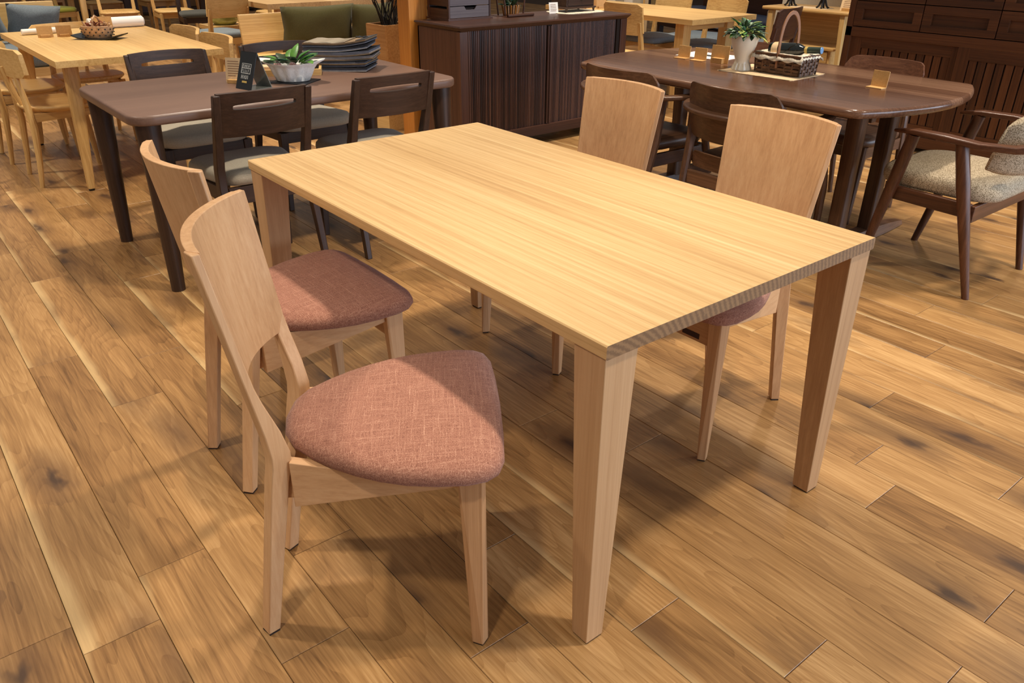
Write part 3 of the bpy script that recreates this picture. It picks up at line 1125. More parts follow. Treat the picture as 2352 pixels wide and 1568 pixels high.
for row in range(3):
    for k in range(16):
        a = 2 * pi * (k + .5 * (row % 2)) / 16
        z = .016 + row * .017
        ex = .092 + .003 * row
        MB().lathe([(.0045, 0), (.0045, .002)], 6).xf(Matrix.Translation((ex * cos(a) * 1.02, ex * .62 * sin(a) * 1.03, z)) @ Matrix.Rotation(a, 4, 'Z') @ Matrix.Rotation(pi / 2, 4, 'Y')).build('weave_hole', 'iron', bk)
MB().tube([(0, -.052, .06), (0, -.035, .105), (0, 0, .122), (0, .035, .105), (0, .052, .06)], .006, 8).build('handle', 'wickp', bk)
r = random.Random(8)
for i in range(18):
    a = r.uniform(0, 2 * pi)
    d = r.uniform(.02, .085)
    MB().tube([(d * cos(a), d * .6 * sin(a), .055), ((d + .02) * cos(a), (d + .02) * .65 * sin(a), .07 + r.uniform(0, .02))], [.007, .005], 6).build('dried_stick', 'wickp' if i % 3 else 'rust', bk)
for i in range(10):
    leaf(bk, (r.uniform(-.02, .06), r.uniform(-.02, .03), .07), r.uniform(0, 6.28), R_(r.uniform(10, 60)), .05, .012, -.2, 'rust', 'red_petal')

# ------------------------------------------------------------------ sideboard
SX0, SX1, SY0, SY1, SH = -2.30, -1.83, 2.075, 3.50, .79
t = thing('sideboard', 'long dark walnut sideboard with ribbed tambour sliding doors', 'sideboard', ((SX0 + SX1) / 2, (SY0 + SY1) / 2, 0))
cx, cy = (SX0 + SX1) / 2, (SY0 + SY1) / 2
def lb(a, b, c, d, e, f):
    return MB().box(a - cx, b - cx, c - cy, d - cy, e, f)
tp = MB()
rings = []
for z, ins in ((SH - .032, .022), (SH - .008, .0), (SH, .004)):
    rings.append([(SX0 - .012 + ins - cx, SY0 - .02 + ins - cy, z), (SX1 + .022 - ins - cx, SY0 - .02 + ins - cy, z), (SX1 + .022 - ins - cx, SY1 + .02 - ins - cy, z), (SX0 - .012 + ins - cx, SY1 + .02 - ins - cy, z)])
tp.loft(rings).build('top_panel', 'sidY', t, smooth=0)
lb(SX0, SX1 - .030, SY0, SY0 + .025, .085, SH - .032).build('side_panel', 'sidZ', t, smooth=0)
lb(SX0, SX1 - .030, SY1 - .025, SY1, .085, SH - .032).build('side_panel', 'sidZ', t, smooth=0)
lb(SX1 - .030, SX1, SY0 - .004, SY0 + .055, .06, SH - .032).build('front_stile', 'sidZ', t, smooth=0, bevel=.003)
lb(SX1 - .030, SX1, SY1 - .055, SY1 + .004, .06, SH - .032).build('front_stile', 'sidZ', t, smooth=0, bevel=.003)
lb(SX0, SX0 + .012, SY0, SY1, .085, SH - .032).build('back_panel', 'sidY', t, smooth=0)
lb(SX0, SX1 - .03, SY0, SY1, .085, .105).build('bottom_panel', 'sidY', t, smooth=0)
lb(SX1 - .028, SX1 - .002, SY0 + .05, SY1 - .05, .060, .125).build('plinth_rail', 'sidY', t, smooth=0, bevel=.002)
for (ya, yb, xo) in ((SY0 + .055, SY0 + .715, -.016), (SY0 + .735, SY1 - .085, -.020)):
    n = 46
    mb = MB()
    for i in range(n):
        a, b = lerp(ya, yb, i / n) - cy, lerp(ya, yb, (i + 1) / n) - cy
        x1 = SX1 + xo - cx
        e = .0022
        mb.loft([[(x1 - .012, a, z), (x1 - .004, a + .0004, z), (x1 - .0012, a + e, z), (x1, (a + b) / 2, z), (x1 - .0012, b - e, z), (x1 - .004, b - .0004, z), (x1 - .012, b, z)] for z in (.125, SH - .034)])
    d = mb.build('tambour_door', 'tamb', t, smooth=0)
    d['kind'] = 'stuff'
    d['label'] = 'ribbed tambour door of many thin slats'
lb(SX1 - .03, SX1 - .010, SY0 + .700, SY0 + .735, .125, SH - .034).build('door_gap', 'foot', t, smooth=0)
lb(SX1 - .03, SX1 - .010, SY1 - .085, SY1 - .055, .125, SH - .034).build('door_gap', 'foot', t, smooth=0)
for y in (SY0 + .702, SY0 + .722):
    lb(SX1 - .018, SX1 - .003, y, y + .012, .13, SH - .04).build('door_pull', 'sidZ', t, smooth=0)
for y in (SY0 + .06, SY1 - .06):
    for x in (SX0 + .06, SX1 - .08):
        lb(x - .02, x + .02, y - .02, y + .02, 0, .085).build('foot', 'sidZ', t, smooth=0)

# things on the sideboard
SZ = SH
dr = thing('drawer_box', 'grey stained desktop drawer box with slatted wooden sides on the sideboard', 'drawer box', (-2.245, 2.36, SZ))
MB().box(-.115, .135, -.175, .175, 0, .012).build('base_board', 'sidY', dr, smooth=0)
MB().box(-.115, .125, -.165, .165, .30, .312).build('top_board', 'sidY', dr, smooth=0)
for y in (-.165, .155):
    for x in (-.115, .105):
        MB().box(x, x + .02, y, y + .010, .012, .30).build('corner_post', 'sidZ', dr, smooth=0)
    for z in (.012, .082, .152, .222):
        MB().box(-.095, .105, y + .002, y + .008, z, z + .055).build('side_slat', 'sidX', dr, smooth=0)
MB().box(-.115, -.109, -.155, .155, .012, .30).build('back_board', 'sidY', dr, smooth=0)
for i in range(4):
    z0, z1 = .014 + i * .071, .081 + i * .071
    # drawer front with cut-out grip
    out = [(-.152, z0), (.152, z0), (.152, z1), (.055, z1), (.040, z1 - .022), (-.028, z1 - .022), (-.043, z1), (-.152, z1)]
    d = MB().loft([[(.112, y, z) for y, z in out], [(.122, y, z) for y, z in out]]).build('drawer_front', 'grayw', dr, smooth=0)
    MB().box(-.10, .108, -.148, .148, z0 + .003, z1 - .01).build('drawer_body', 'foot', d, smooth=0)

mt = MB()
rings = []
for k in range(9):
    f = k / 8
    y = lerp(-.10, .12, f)
    rings.append([(-.10, y, 0), (.10, y, 0), (.10, y, .003), (-.10, y, .003)])
mt.loft(rings)
mt.tube([(.10, -.10, .010), (.10, .12, .010)], .010, 10)
o = mt.build('rolled_mat', 'sidY', smooth=40)
o.location = (-2.18, 2.735, SZ)
tag(o, 'brown mat with a rolled front edge under the plant basket', 'mat')
pb = thing('plant_basket', 'small twig basket holding a dark green plant on the sideboard', 'plant', (-2.18, 2.74, SZ + .003))
MB().lathe([(.045, 0), (.058, .06), (.060, .062), (.05, .05)], 20).build('basket_pot', 'wick', pb)
for k in range(20):
    a = 2 * pi * k / 20
    MB().tube([(.047 * cos(a), .047 * sin(a), 0), (.061 * cos(a), .061 * sin(a), .064)], .0045, 6).build('twig_stave', 'wickp' if k % 2 else 'pinZ', pb)
r = random.Random(21)
for i in range(46):
    a = r.uniform(0, 2 * pi)
    leaf(pb, (.03 * cos(a), .03 * sin(a), .05 + r.uniform(0, .08)), a - pi / 2, R_(r.uniform(10, 80)), r.uniform(.04, .08), .028, -.3, r.choice(['dleaf', 'dleaf', 'dleaf', 'leaf2']))
for s in (-1, 1):
    for q in (0, 1):
        MB().tube([(-.04 + .08 * q, s * .075, 0), (-.04 + .08 * q, s * .11, .28)], .006, 6).build('stand_leg', 'sidZ', pb)
cdt = thing('sideboard_card', 'small white printed card standing on the sideboard', 'price card', (-2.115, 3.07, SZ), R_(75))
q = MB().box(-.034, .034, -.001, .001, 0, .072)
q.xf(Matrix.Rotation(-.2, 4, 'X'))
q.build('card', 'wpaper', cdt, smooth=0)
q = text_lines(cdt, 5, -.024, .024, .058, .010, .0016)
q.xf(Matrix.Rotation(-.2, 4, 'X'))
q.build('printed_text', 'ink', cdt, smooth=0)
dl = MB()
out = []
for k in range(40):
    a = 2 * pi * k / 40
    q = (abs(cos(a)) ** 4 + abs(sin(a)) ** 4) ** -.25
    out.append(((.135 * cos(a)) * q + .004 * cos(9 * a), .20 * sin(a) * q + .004 * sin(11 * a)))
dl.prism(out, 0, .0035)
o = dl.build('doily', 'lace', smooth=0)
o.location = (-2.13, 3.285, SZ)
tag(o, 'cream lace doily under the dark jewellery box', 'doily')
jb = thing('jewellery_box', 'dark wooden box on little turned feet standing on the doily', 'box', (-2.16, 3.285, SZ + .0035))
MB().box(-.09, .09, -.145, .145, .022, .034).build('base_moulding', 'darkY', jb, smooth=0, bevel=.004)
MB().box(-.08, .08, -.13, .13, .034, .20).build('case', 'darkY', jb, smooth=0, bevel=.002)
MB().box(.08, .086, -.118, .118, .045, .11).build('drawer_front', 'darkY', jb, smooth=0, bevel=.002)
MB().lathe([(.003, 0), (.006, .008), (.001, .012)], 10).xf(Matrix.Translation((.086, .0, .078)) @ Matrix.Rotation(pi / 2, 4, 'Y')).build('knob', 'iron', jb)
for x in (-.078, .078):
    for y in (-.13, .13):
        MB().lathe([(.009, 0), (.005, .008), (.011, .022)], 10, (x, y, 0)).build('foot', 'darkZ', jb)

# ------------------------------------------------------------------ post and planter
o = MB().box(-2.51, -2.37, 2.058, 2.198, 0, 2.9).build('wood_post', 'pinZ', smooth=0, bevel=.003)
o.name = 'wooden_pillar'
tag(o, 'square orange pine pillar beside the sideboard', 'pillar')
o = MB().box(-2.60, -2.45, 3.56, 3.70, 0, 2.9).build('wooden_pillar', 'pinZ', smooth=0, bevel=.003)
tag(o, 'square orange pine pillar behind the far end of the sideboard', 'pillar')
pl = thing('tall_planter', 'tall square wooden planter with bare dark twigs left of the pillar', 'planter', (-2.93, 2.235, 0), R_(4))
MB().box(-.15, .15, -.15, .15, 0, .13).build('plinth', 'toakX', pl, smooth=0, bevel=.002)
MB().box(-.16, .16, -.16, .16, .13, .15).build('plinth_top', 'toakX', pl, smooth=0, bevel=.002)
for (a, b, c, d) in ((-.115, .115, -.115, -.10), (-.115, .115, .10, .115), (-.115, -.10, -.10, .10), (.10, .115, -.10, .10)):
    MB().box(a, b, c, d, .15, .71).build('planter_side', 'pltX', pl, smooth=0)
MB().box(-.10, .10, -.10, .10, .60, .66).build('soil', 'twig', pl, smooth=0)
r = random.Random(31)
for i in range(26):
    a = r.uniform(0, 2 * pi)
    x, y = r.uniform(-.05, .05), r.uniform(-.05, .05)
    path = [(x, y, .65)]
    for k in range(1, 5):
        path.append((x + cos(a) * .04 * k * r.uniform(.5, 1.2) + r.uniform(-.015, .015), y + sin(a) * .05 * k * r.uniform(.5, 1.2) + r.uniform(-.015, .015), .65 + .10 * k))
    MB().tube(path, [.006, .005, .0045, .004, .003], 6).build('twig', 'twig', pl)
for i in range(12):
    leaf(pl, (r.uniform(-.15, .15), r.uniform(-.15, .15), .95 + r.uniform(0, .12)), r.uniform(0, 6.3), R_(r.uniform(0, 60)), .06, .014, -.2, 'yleaf')

# ------------------------------------------------------------------ walnut table
t = thing('walnut_table', 'polished walnut table with bowed ends on a trestle base', 'table', (-.06, 2.61, 0))
out = []
HX, HY, BX, BY = .775, .490, .135, .015
N = 18
def side(n, f):
    return [f(-1 + 2 * k / n) for k in range(n + 1)]
pts = side(N, lambda q: (HX + BX * (1 - q * q) , HY * q))
pts += side(N, lambda q: (-HX * q, HY + BY * (1 - q * q)))[1:-1]
pts += side(N, lambda q: (-HX - BX * (1 - q * q), -HY * q))
pts += side(N, lambda q: (HX * q, -HY - BY * (1 - q * q)))[1:-1]
# soften the corners
def chaikin(p):
    o_ = []
    for i in range(len(p)):
        a, b = p[i], p[(i + 1) % len(p)]
        o_ += [(a[0] * .75 + b[0] * .25, a[1] * .75 + b[1] * .25), (a[0] * .25 + b[0] * .75, a[1] * .25 + b[1] * .75)]
    return o_
pts = chaikin(pts)
MB().rounded(pts, .664, .70, .016, 5).build('table_top', 'wtop', t, smooth=60)
for sx in (-1, 1):
    X = sx * .60
    rings = []
    for k in range(13):
        f = -1 + k / 6
        y = .46 * f
        zt = .052 - .030 * abs(f) ** 2.5
        wd = .045 * (1 - .45 * abs(f) ** 3)
        rings.append([(X - wd, y, .003), (X + wd, y, .003), (X + wd * .7, y, zt), (X - wd * .7, y, zt)])
    MB().loft(rings).build('foot_beam', 'walY', t, smooth=30)
    for y in (-.14, .14):
        rings = []
        for z, a in ((.045, .034), (.35, .032), (.625, .036)):
            rings.append([(X + a * q[0], y + a * q[1], z) for q in rrect(-1, 1, -1, 1, .4, 3)])
        MB().loft(rings).build('leg', 'walZ', t, smooth=50)
    MB().box(X - .045, X + .045, -.27, .27, .625, .664).build('top_beam', 'walY', t, smooth=0, bevel=.005)
MB().box(-.60, .60, -.02, .02, .56, .625).build('stretcher', 'walX', t, smooth=0, bevel=.004)


def walnut_armchair(label, group):
    t = thing('walnut_armchair', label, 'chair', group=group)
    curved_plate(.47, .50, .735, .013, .075, -.245, .18, .05, 'walX', 'backrest', t)
    # curved arm rail running behind the back and forward as short arms
    path, wd = [], []
    for k in range(25):
        s_ = -1 + 2 * k / 24
        a = s_ * R_(118)
        x, y = .272 * sin(a) ** 1 if abs(s_) <= 1 else 0, 0
        x = .300 * sin(a)
        y = -.02 - .285 * cos(a)
        path.append((x, y, .628 - .004 * abs(s_)))
        wd.append(.060 - .012 * abs(s_))
    MB().bar(path, wd, .020).build('arm_rail', 'walX', t, smooth=40, bevel=.006)
    for s in (1, -1):
        MB().tube([(s * .205, -.255, 0), (s * .215, -.225, .2), (s * .228, -.175, .42), (s * .235, -.150, .62)], [.014, .018, .021, .018], 10).build('rear_leg', 'walZ', t)
        MB().tube([(s * .225, .235, 0), (s * .235, .21, .3), (s * .245, .11, .615)], [.014, .020, .017], 10).build('front_leg', 'walZ', t)
        MB().hexa([(s * .225, -.19, .30), (s * .235, .20, .30), (s * .213, .20, .30), (s * .203, -.19, .30), (s * .225, -.19, .36), (s * .235, .20, .36), (s * .213, .20, .36), (s * .203, -.19, .36)]).build('side_rail', 'walY', t, smooth=0, bevel=.003)
    MB().box(-.21, .21, -.20, -.178, .285, .345).build('back_rail', 'walX', t, smooth=0, bevel=.003)
    MB().box(-.22, .22, .19, .212, .30, .36).build('front_rail', 'walX', t, smooth=0, bevel=.003)
    curved_plate(.43, .36, .43, .012, .03, -.195, .05, .02, 'walX', 'seat_back_edge', t)
    seat_pad('seat', .40, .44, -.185, .225, .365, .425, 'walY', t, crown=-.006)
    return t


g = 'walnut chairs around the polished walnut table'
wa = walnut_armchair('walnut armchair with curved veneer back, directly behind the oak chair by the far corner', g)
wa.location = (.235, 2.20, 0)
wb = dup(wa, (-.42, 2.20, 0), 0, 'walnut armchair with curved veneer back, nearest the sideboard', g)


def walnut_chair(label, group):
    t = thing('walnut_side_chair', label, 'chair', group=group)
    curved_plate(.42, .56, .735, .013, .065, -.235, .22, .05, 'redX', 'backrest', t)
    for s in (1, -1):
        MB().tube([(s * .175, -.22, 0), (s * .180, -.19, .25), (s * .175, -.175, .42), (s * .155, -.20, .60)], [.012, .016, .018, .014], 10).build('rear_leg', 'walZ', t)
        MB().tube([(s * .185, .215, 0), (s * .180, .185, .38)], [.011, .020], 10).build('front_leg', 'walZ', t)
        MB().hexa([(s * .180, -.18, .32), (s * .185, .19, .32), (s * .163, .19, .32), (s * .158, -.18, .32), (s * .180, -.18, .375), (s * .185, .19, .375), (s * .163, .19, .375), (s * .158, -.18, .375)]).build('side_rail', 'walY', t, smooth=0)
    MB().box(-.17, .17, .17, .19, .32, .375).build('front_rail', 'walX', t, smooth=0)
    seat_pad('seat', .37, .44, -.19, .235, .378, .432, 'wal' + 'Y', t, crown=-.004)
    return t


wc = walnut_chair('walnut chair on the far side of the walnut table, in front of the slatted chest', g)
wc.location = (.20, 3.07, 0)
wc.rotation_euler = (0, 0, pi)
dup(wc, (-.50, 3.07, 0), pi, 'walnut chair under the walnut table behind the white vase', g)

# things on the walnut table
o = MB()
out = []
for k in range(48):
    px, py = rrect(-.20, .20, -.155, .155, .01, 11)[k]
    out.append((px + .004 * sin(k * 1.9), py + .004 * cos(k * 2.3)))
o = MB().prism(out, 0, .002).build('linen_mat', 'linen', smooth=0)
o.location = (-.035, 2.635, TZ)
o.rotation_euler = (0, 0, R_(3))
tag(o, 'cream linen mat under the vase and the wicker basket', 'mat')
vs = thing('footed_vase', 'cream ceramic footed vase full of sage and green leaves', 'vase', (-.165, 2.575, TZ + .002))
MB().lathe([(.046, 0), (.047, .006), (.036, .03), (.034, .045), (.044, .075), (.058, .11), (.066, .145), (.068, .165), (.064, .166), (.058, .14), (.03, .06)], 32).build('vase_body', 'vase', vs, smooth=50)
for k in range(16):
    a = 2 * pi * k / 16
    MB().tube([(.0465 * cos(a), .0465 * sin(a), .003), (.0365 * cos(a), .0365 * sin(a), .032)], [.004, .002], 6).build('foot_flute', 'vase', vs)
r = random.Random(41)
for i in range(150):
    a = r.uniform(0, 2 * pi)
    d = .068 * math.sqrt(r.random())
    top = .165 + .055 * (1 - (d / .068) ** 2) * r.random()
    el = R_(lerp(70, -5, d / .068) + r.uniform(-30, 25))
    mt_ = r.choice(['sage', 'sage', 'leaf', 'dleaf', 'dleaf', 'dleaf', 'leaf2', 'yleaf'])
    big = r.random() < .2
    leaf(vs, (d * cos(a), d * sin(a), top), a - pi / 2 + r.uniform(-.7, .7), el, r.uniform(.045, .07) if big else r.uniform(.025, .045), r.uniform(.018, .028) if big else r.uniform(.010, .022), -.3, mt_)

wb_ = thing('wicker_basket', 'dark brown wicker basket with tall hoop handle on the linen mat', 'basket', (.03, 2.65, TZ + .002), R_(0))
hx, hy = .120, .068
base = MB().box(-hx + .006, hx - .006, -hy + .006, hy - .006, .002, .008)
base.build('basket_bottom', 'wick', wb_, smooth=0)
# woven rows: over-under strands on each wall
NR = 5
for row in range(NR):
    z = .012 + row * .0145
    for (p0, p1, nrm, L) in (((-hx, -hy), (hx, -hy), (0, -1), 2 * hx), ((hx, -hy), (hx, hy), (1, 0), 2 * hy), ((hx, hy), (-hx, hy), (0, 1), 2 * hx), ((-hx, hy), (-hx, -hy), (-1, 0), 2 * hy)):
        n = 6
        path = []
        for k in range(n * 3 + 1):
            f = k / (n * 3)
            off = .0055 * sin(f * n * pi + (pi if row % 2 else 0))
            taper = 1 + .04 * (z / .1)
            path.append(((lerp(p0[0], p1[0], f) + nrm[0] * off) * taper, (lerp(p0[1], p1[1], f) + nrm[1] * off) * taper, z))
        MB().bar(path, .004, .0115, upv=(0, 0, 1)).build('woven_strand', 'wick', wb_, smooth=60)
for (p0, p1) in (((-hx, -hy), (hx, -hy)), ((hx, -hy), (hx, hy)), ((hx, hy), (-hx, hy)), ((-hx, hy), (-hx, -hy))):
    n = 6
    for k in range(n + 1):
        f = k / n
        x, y = lerp(p0[0], p1[0], f), lerp(p0[1], p1[1], f)
        MB().tube([(x, y, .004), (x * 1.04, y * 1.04, .080)], .0045, 6).build('stake', 'wick', wb_)
    MB().bar([(p0[0] * 1.05, p0[1] * 1.05, .084), (p1[0] * 1.05, p1[1] * 1.05, .084)], .014, .020).build('rim', 'wick', wb_, smooth=0, bevel=.003)
path = []
for k in range(21):
    a = pi * k / 20
    path.append((0.0, -.074 * cos(a), .10 + .170 * sin(a) ** .75 if 0 < k < 20 else .06))
MB().bar([(0, -.075, .03)] + path + [(0, .075, .03)], .017, .005, upv=(1, 0, 0)).build('handle', 'hoop', wb_, smooth=40)
# lace liner draped inside
mb = MB()
vs_, fs_ = [], []
for i in range(25):
    for j in range(25):
        x, y = lerp(-.14, .14, i / 24), lerp(-.088, .088, j / 24)
        d = max(abs(x) / hx, abs(y) / hy)
        z = .082 + .006 * sin(i * 1.7) * cos(j * 1.3)
        if d > 1.0:
            z = .100 - (d - 1.0) * .12 + .004 * sin(i + j * 2)
        elif d > .82:
            z = lerp(z, .100, (d - .82) / .18)
        vs_.append((x, y, z))
for i in range(24):
    for j in range(24):
        fs_.append((i * 25 + j, (i + 1) * 25 + j, (i + 1) * 25 + j + 1, i * 25 + j + 1))
mb._add(vs_, fs_)
o = mb.build('lace_liner', 'lace', smooth=80)
o.location = (.03, 2.65, TZ + .002)
so = o.modifiers.new('solid', 'SOLIDIFY')
so.thickness = .001
tag(o, 'cream lace cloth lining the dark wicker basket', 'cloth')
bt = thing('wine_bottle', 'dark wine bottle with green foil neck leaning out of the basket', 'bottle', (.045, 2.655, TZ + .110))
mtx = Matrix.Rotation(R_(4), 4, 'Z') @ Matrix.Rotation(R_(86), 4, 'Y')
MB().lathe([(.020, -.11), (.030, -.105), (.031, 0), (.030, .03), (.024, .050), (.016, .064), (.014, .073)], 20).xf(mtx).build('bottle_body', 'glass', bt, smooth=50)
MB().lathe([(.0312, -.09), (.0315, -.088), (.0315, -.060), (.0312, -.058)], 20).xf(mtx).build('bottle_label', 'linen', bt, smooth=50)
MB().lathe([(.0150, .072), (.0155, .074), (.0155, .084), (.0150, .086)], 16).xf(mtx).build('neck_band', 'gold', bt, smooth=50)
MB().lathe([(.0145, .086), (.0150, .09), (.0145, .140), (.0155, .142), (.0155, .152)], 16).xf(mtx).build('foil', 'foil', bt, smooth=40)
MB().lathe([(.0150, .152), (.0145, .1535)], 16).xf(mtx).build('foil_cap', 'foilb', bt, smooth=40)
pt = thing('candle_pot', 'small cream ceramic pot in the back of the wicker basket', 'pot', (-.03, 2.672, TZ + .086))
MB().lathe([(.026, 0), (.032, .03), (.034, .042), (.029, .042), (.025, .02)], 24).build('pot_body', 'vase', pt, smooth=50)
for (x, y, w_, h_, rz, lab, base_) in ((-.605, 2.665, .075, .062, 95, 'blank bent wood card holder on the walnut table, leftmost of three', False), (-.495, 2.665, .075, .062, 95, 'blank bent wood card holder on the walnut table, middle one of three', False), (-.375, 2.67, .105, .085, 95, 'larger blank wooden card holder nearest the footed vase', True), (.50, 2.66, .075, .07, 88, 'lone blank bent wood card holder near the right end of the walnut table', False)):
    t = thing('card_holder', lab, 'price card', (x, y, TZ), R_(rz - 90), 'wooden card holders')
    lean = .10
    q = MB().box(-w_ / 2, w_ / 2, 0, .004, 0, h_)
    q.xf(Matrix.Rotation(-lean, 4, 'X'))
    q.build('card_plate', 'card', t, smooth=0, bevel=.001)
    if base_:
        MB().box(-w_ * .3, w_ * .3, -.025, .01, 0, .026).build('block', 'card', t, smooth=0, bevel=.001)
    else:
        MB().box(-w_ / 2, w_ / 2, -.038, .0, 0, .004).build('base_lip', 'card', t, smooth=0, bevel=.001)
o = MB().box(-.15, .15, -.105, .105, 0, .001).build('paper_sheet', 'wpaper', smooth=0)
o.location = (-.57, 2.84, TZ)
o.rotation_euler = (0, 0, R_(8))
tag(o, 'white printed sheet lying behind the three card holders', 'paper')
q = MB().box(-.05, .05, -.03, .03, .001, .0016)
q = q.build('printed_block', 'book4', o, smooth=0)

# ------------------------------------------------------------------ tweed armchair
t = thing('tweed_armchair', 'red brown armchair with beige tweed seat and back cushions at the right edge', 'armchair', (.955, 2.65, 0), R_(90))
for s in (1, -1):
    # front legs lean back as they rise to the arm, rear legs rise straight
    MB().tube([(s * .255, .245, 0), (s * .269, .191, .25), (s * .280, .147, .45), (s * .288, .115, .60)], [.015, .021, .026, .024], 12).build('front_leg', 'redZ', t)
    MB().tube([(s * .256, -.225, 0), (s * .2727, -.1625, .25), (s * .286, -.1125, .45), (s * .296, -.075, .60)], [.014, .021, .026, .024], 12).build('rear_leg', 'redZ', t)
    path = [(s * .280, .195, .602), (s * .292, .11, .612), (s * .302, -.02, .612), (s * .300, -.14, .604), (s * .272, -.25, .606), (s * .20, -.335, .620), (s * .10, -.365, .632), (0, -.372, .635)]
    MB().bar(path, [.030, .050, .054, .050, .044, .036, .030, .03], [.012, .020, .022, .022, .026, .036, .042, .044]).build('armrest', 'redY', t, smooth=40, bevel=.005)
    MB().hexa([(s * .262, -.15, .315), (s * .266, .19, .325), (s * .242, .19, .325), (s * .238, -.15, .315), (s * .262, -.15, .372), (s * .266, .19, .380), (s * .242, .19, .380), (s * .238, -.15, .372)]).build('side_rail', 'redY', t, smooth=0, bevel=.003)
MB().box(-.245, .245, .185, .207, .335, .385).build('front_rail', 'redX', t, smooth=0, bevel=.003)
MB().box(-.25, .25, -.165, -.143, .30, .365).build('back_rail', 'redX', t, smooth=0, bevel=.003)
cu = seat_pad('seat_cushion', .47, .49, -.215, .255, .372, .452, 'tweed', t, crown=.014)
MB().tube([(-.225, -.16, .36), (-.235, .2, .378), (.235, .2, .378), (.225, -.16, .36)], .004, 6).build('seat_piping', 'tweed', cu)
rings = []
for k in range(15):
    a = -1 + 2 * k / 14
    x = .225 * a
    yb = -.235 + .09 * a * a
    th = .050 * math.sqrt(max(.02, 1 - abs(a) ** 5))
    z0, z1 = .475 + .03 * abs(a) ** 4, .745 - .07 * abs(a) ** 3
    ring = []
    for q in range(16):
        b = 2 * pi * q / 16
        zc, hz_ = (z0 + z1) / 2, (z1 - z0) / 2
        z = zc + hz_ * math.copysign(abs(sin(b)) ** .55, sin(b))
        ring.append((x, yb + th * math.copysign(abs(cos(b)) ** .7, cos(b)) - .22 * (z - .47), z))
    rings.append(ring)
bc = MB().loft(rings).build('back_cushion', 'tweed', t, smooth=60)

# ------------------------------------------------------------------ slatted chest (tansu) at the right
TX0, TX1, TY0, TY1, THh = -.78, 1.15, 4.55, 5.0, 1.25
t = thing('slatted_chest', 'large dark red brown chest with slatted sliding doors and panelled drawers', 'chest', ((TX0 + TX1) / 2, (TY0 + TY1) / 2, 0))
cx, cy = (TX0 + TX1) / 2, (TY0 + TY1) / 2
def lb(a, b, c, d, e, f):
    return MB().box(a - cx, b - cx, c - cy, d - cy, e, f)
F = TY0
lb(TX0, TX0 + .03, F + .01, TY1, 0, THh).build('side_panel', 'tanZ', t, smooth=0)
lb(TX1 - .03, TX1, F + .01, TY1, 0, THh).build('side_panel', 'tanZ', t, smooth=0)
lb(TX0, TX1, TY1 - .012, TY1, .05, THh).build('back_panel', 'tanX', t, smooth=0)
lb(TX0 - .01, TX1 + .01, F - .01, TY1, THh, THh + .03).build('top_panel', 'tanX', t, smooth=0)
lb(TX0, TX1, F, F + .03, .03, .10).build('base_rail', 'tanX', t, smooth=0, bevel=.002)
lb(TX0, TX1, F, F + .03, .675, .735).build('middle_rail', 'tanX', t, smooth=0, bevel=.002)
lb(TX0, TX0 + .045, F, F + .03, .03, THh).build('stile', 'tanZ', t, smooth=0, bevel=.002)
lb(TX1 - .045, TX1, F, F + .03, .03, THh).build('stile', 'tanZ', t, smooth=0, bevel=.002)
# drawers with sunken panels
nd = 4
DW = (TX1 - TX0 - .09) / nd
for row, (za, zb) in enumerate(((.74, .895), (.90, 1.06), (1.065, 1.23))):
    for i in range(nd):
        xa, xb = TX0 + .045 + i * DW + .003, TX0 + .045 + (i + 1) * DW - .003
        d = lb(xa + .05, xb - .05, F + .016, F + .03, za + .04, zb - .045).build('drawer', 'tanX', t, smooth=0)
        for q in ((xa, xb, za, za + .042), (xa, xb, zb - .047, zb), (xa, xa + .055, za + .042, zb - .047), (xb - .055, xb, za + .042, zb - .047)):
            lb(q[0], q[1], F - .002, F + .028, q[2], q[3]).build('drawer_frame', 'tanX', d, smooth=0, bevel=.001)
# two sliding slatted doors, the left one set further back
for (xa, xb, off) in ((TX0 + .045, TX0 + .80, .024), (TX0 + .77, TX0 + 1.40, .004), (TX0 + 1.38, TX1 - .045, .024)):
    d = lb(xa, xb, F + off + .016, F + off + .022, .10, .675).build('door', 'foot', t, smooth=0)
    d['label'] = 'slatted sliding door'
    for q in ((xa, xa + .075, .10, .675), (xb - .075, xb, .10, .675)):
        lb(q[0], q[1], F + off - .004, F + off + .016, q[2], q[3]).build('door_stile', 'tanZ', d, smooth=0, bevel=.001)
    for q in ((.10, .17), (.605, .675), (.325, .345)):
        e = -.004 if q[0] != .325 else .006
        lb(xa + .075, xb - .075, F + off + e, F + off + .016, q[0], q[1]).build('door_rail', 'tanX', d, smooth=0, bevel=.001)
    n = int((xb - xa - .15) / .052)
    st = (xb - xa - .15) / n
    for i in range(n):
        x0 = xa + .075 + i * st + .006
        lb(x0, x0 + st - .009, F + off + .002, F + off + .016, .17, .605).build('slat', 'tanZ', d, smooth=0, bevel=.001)

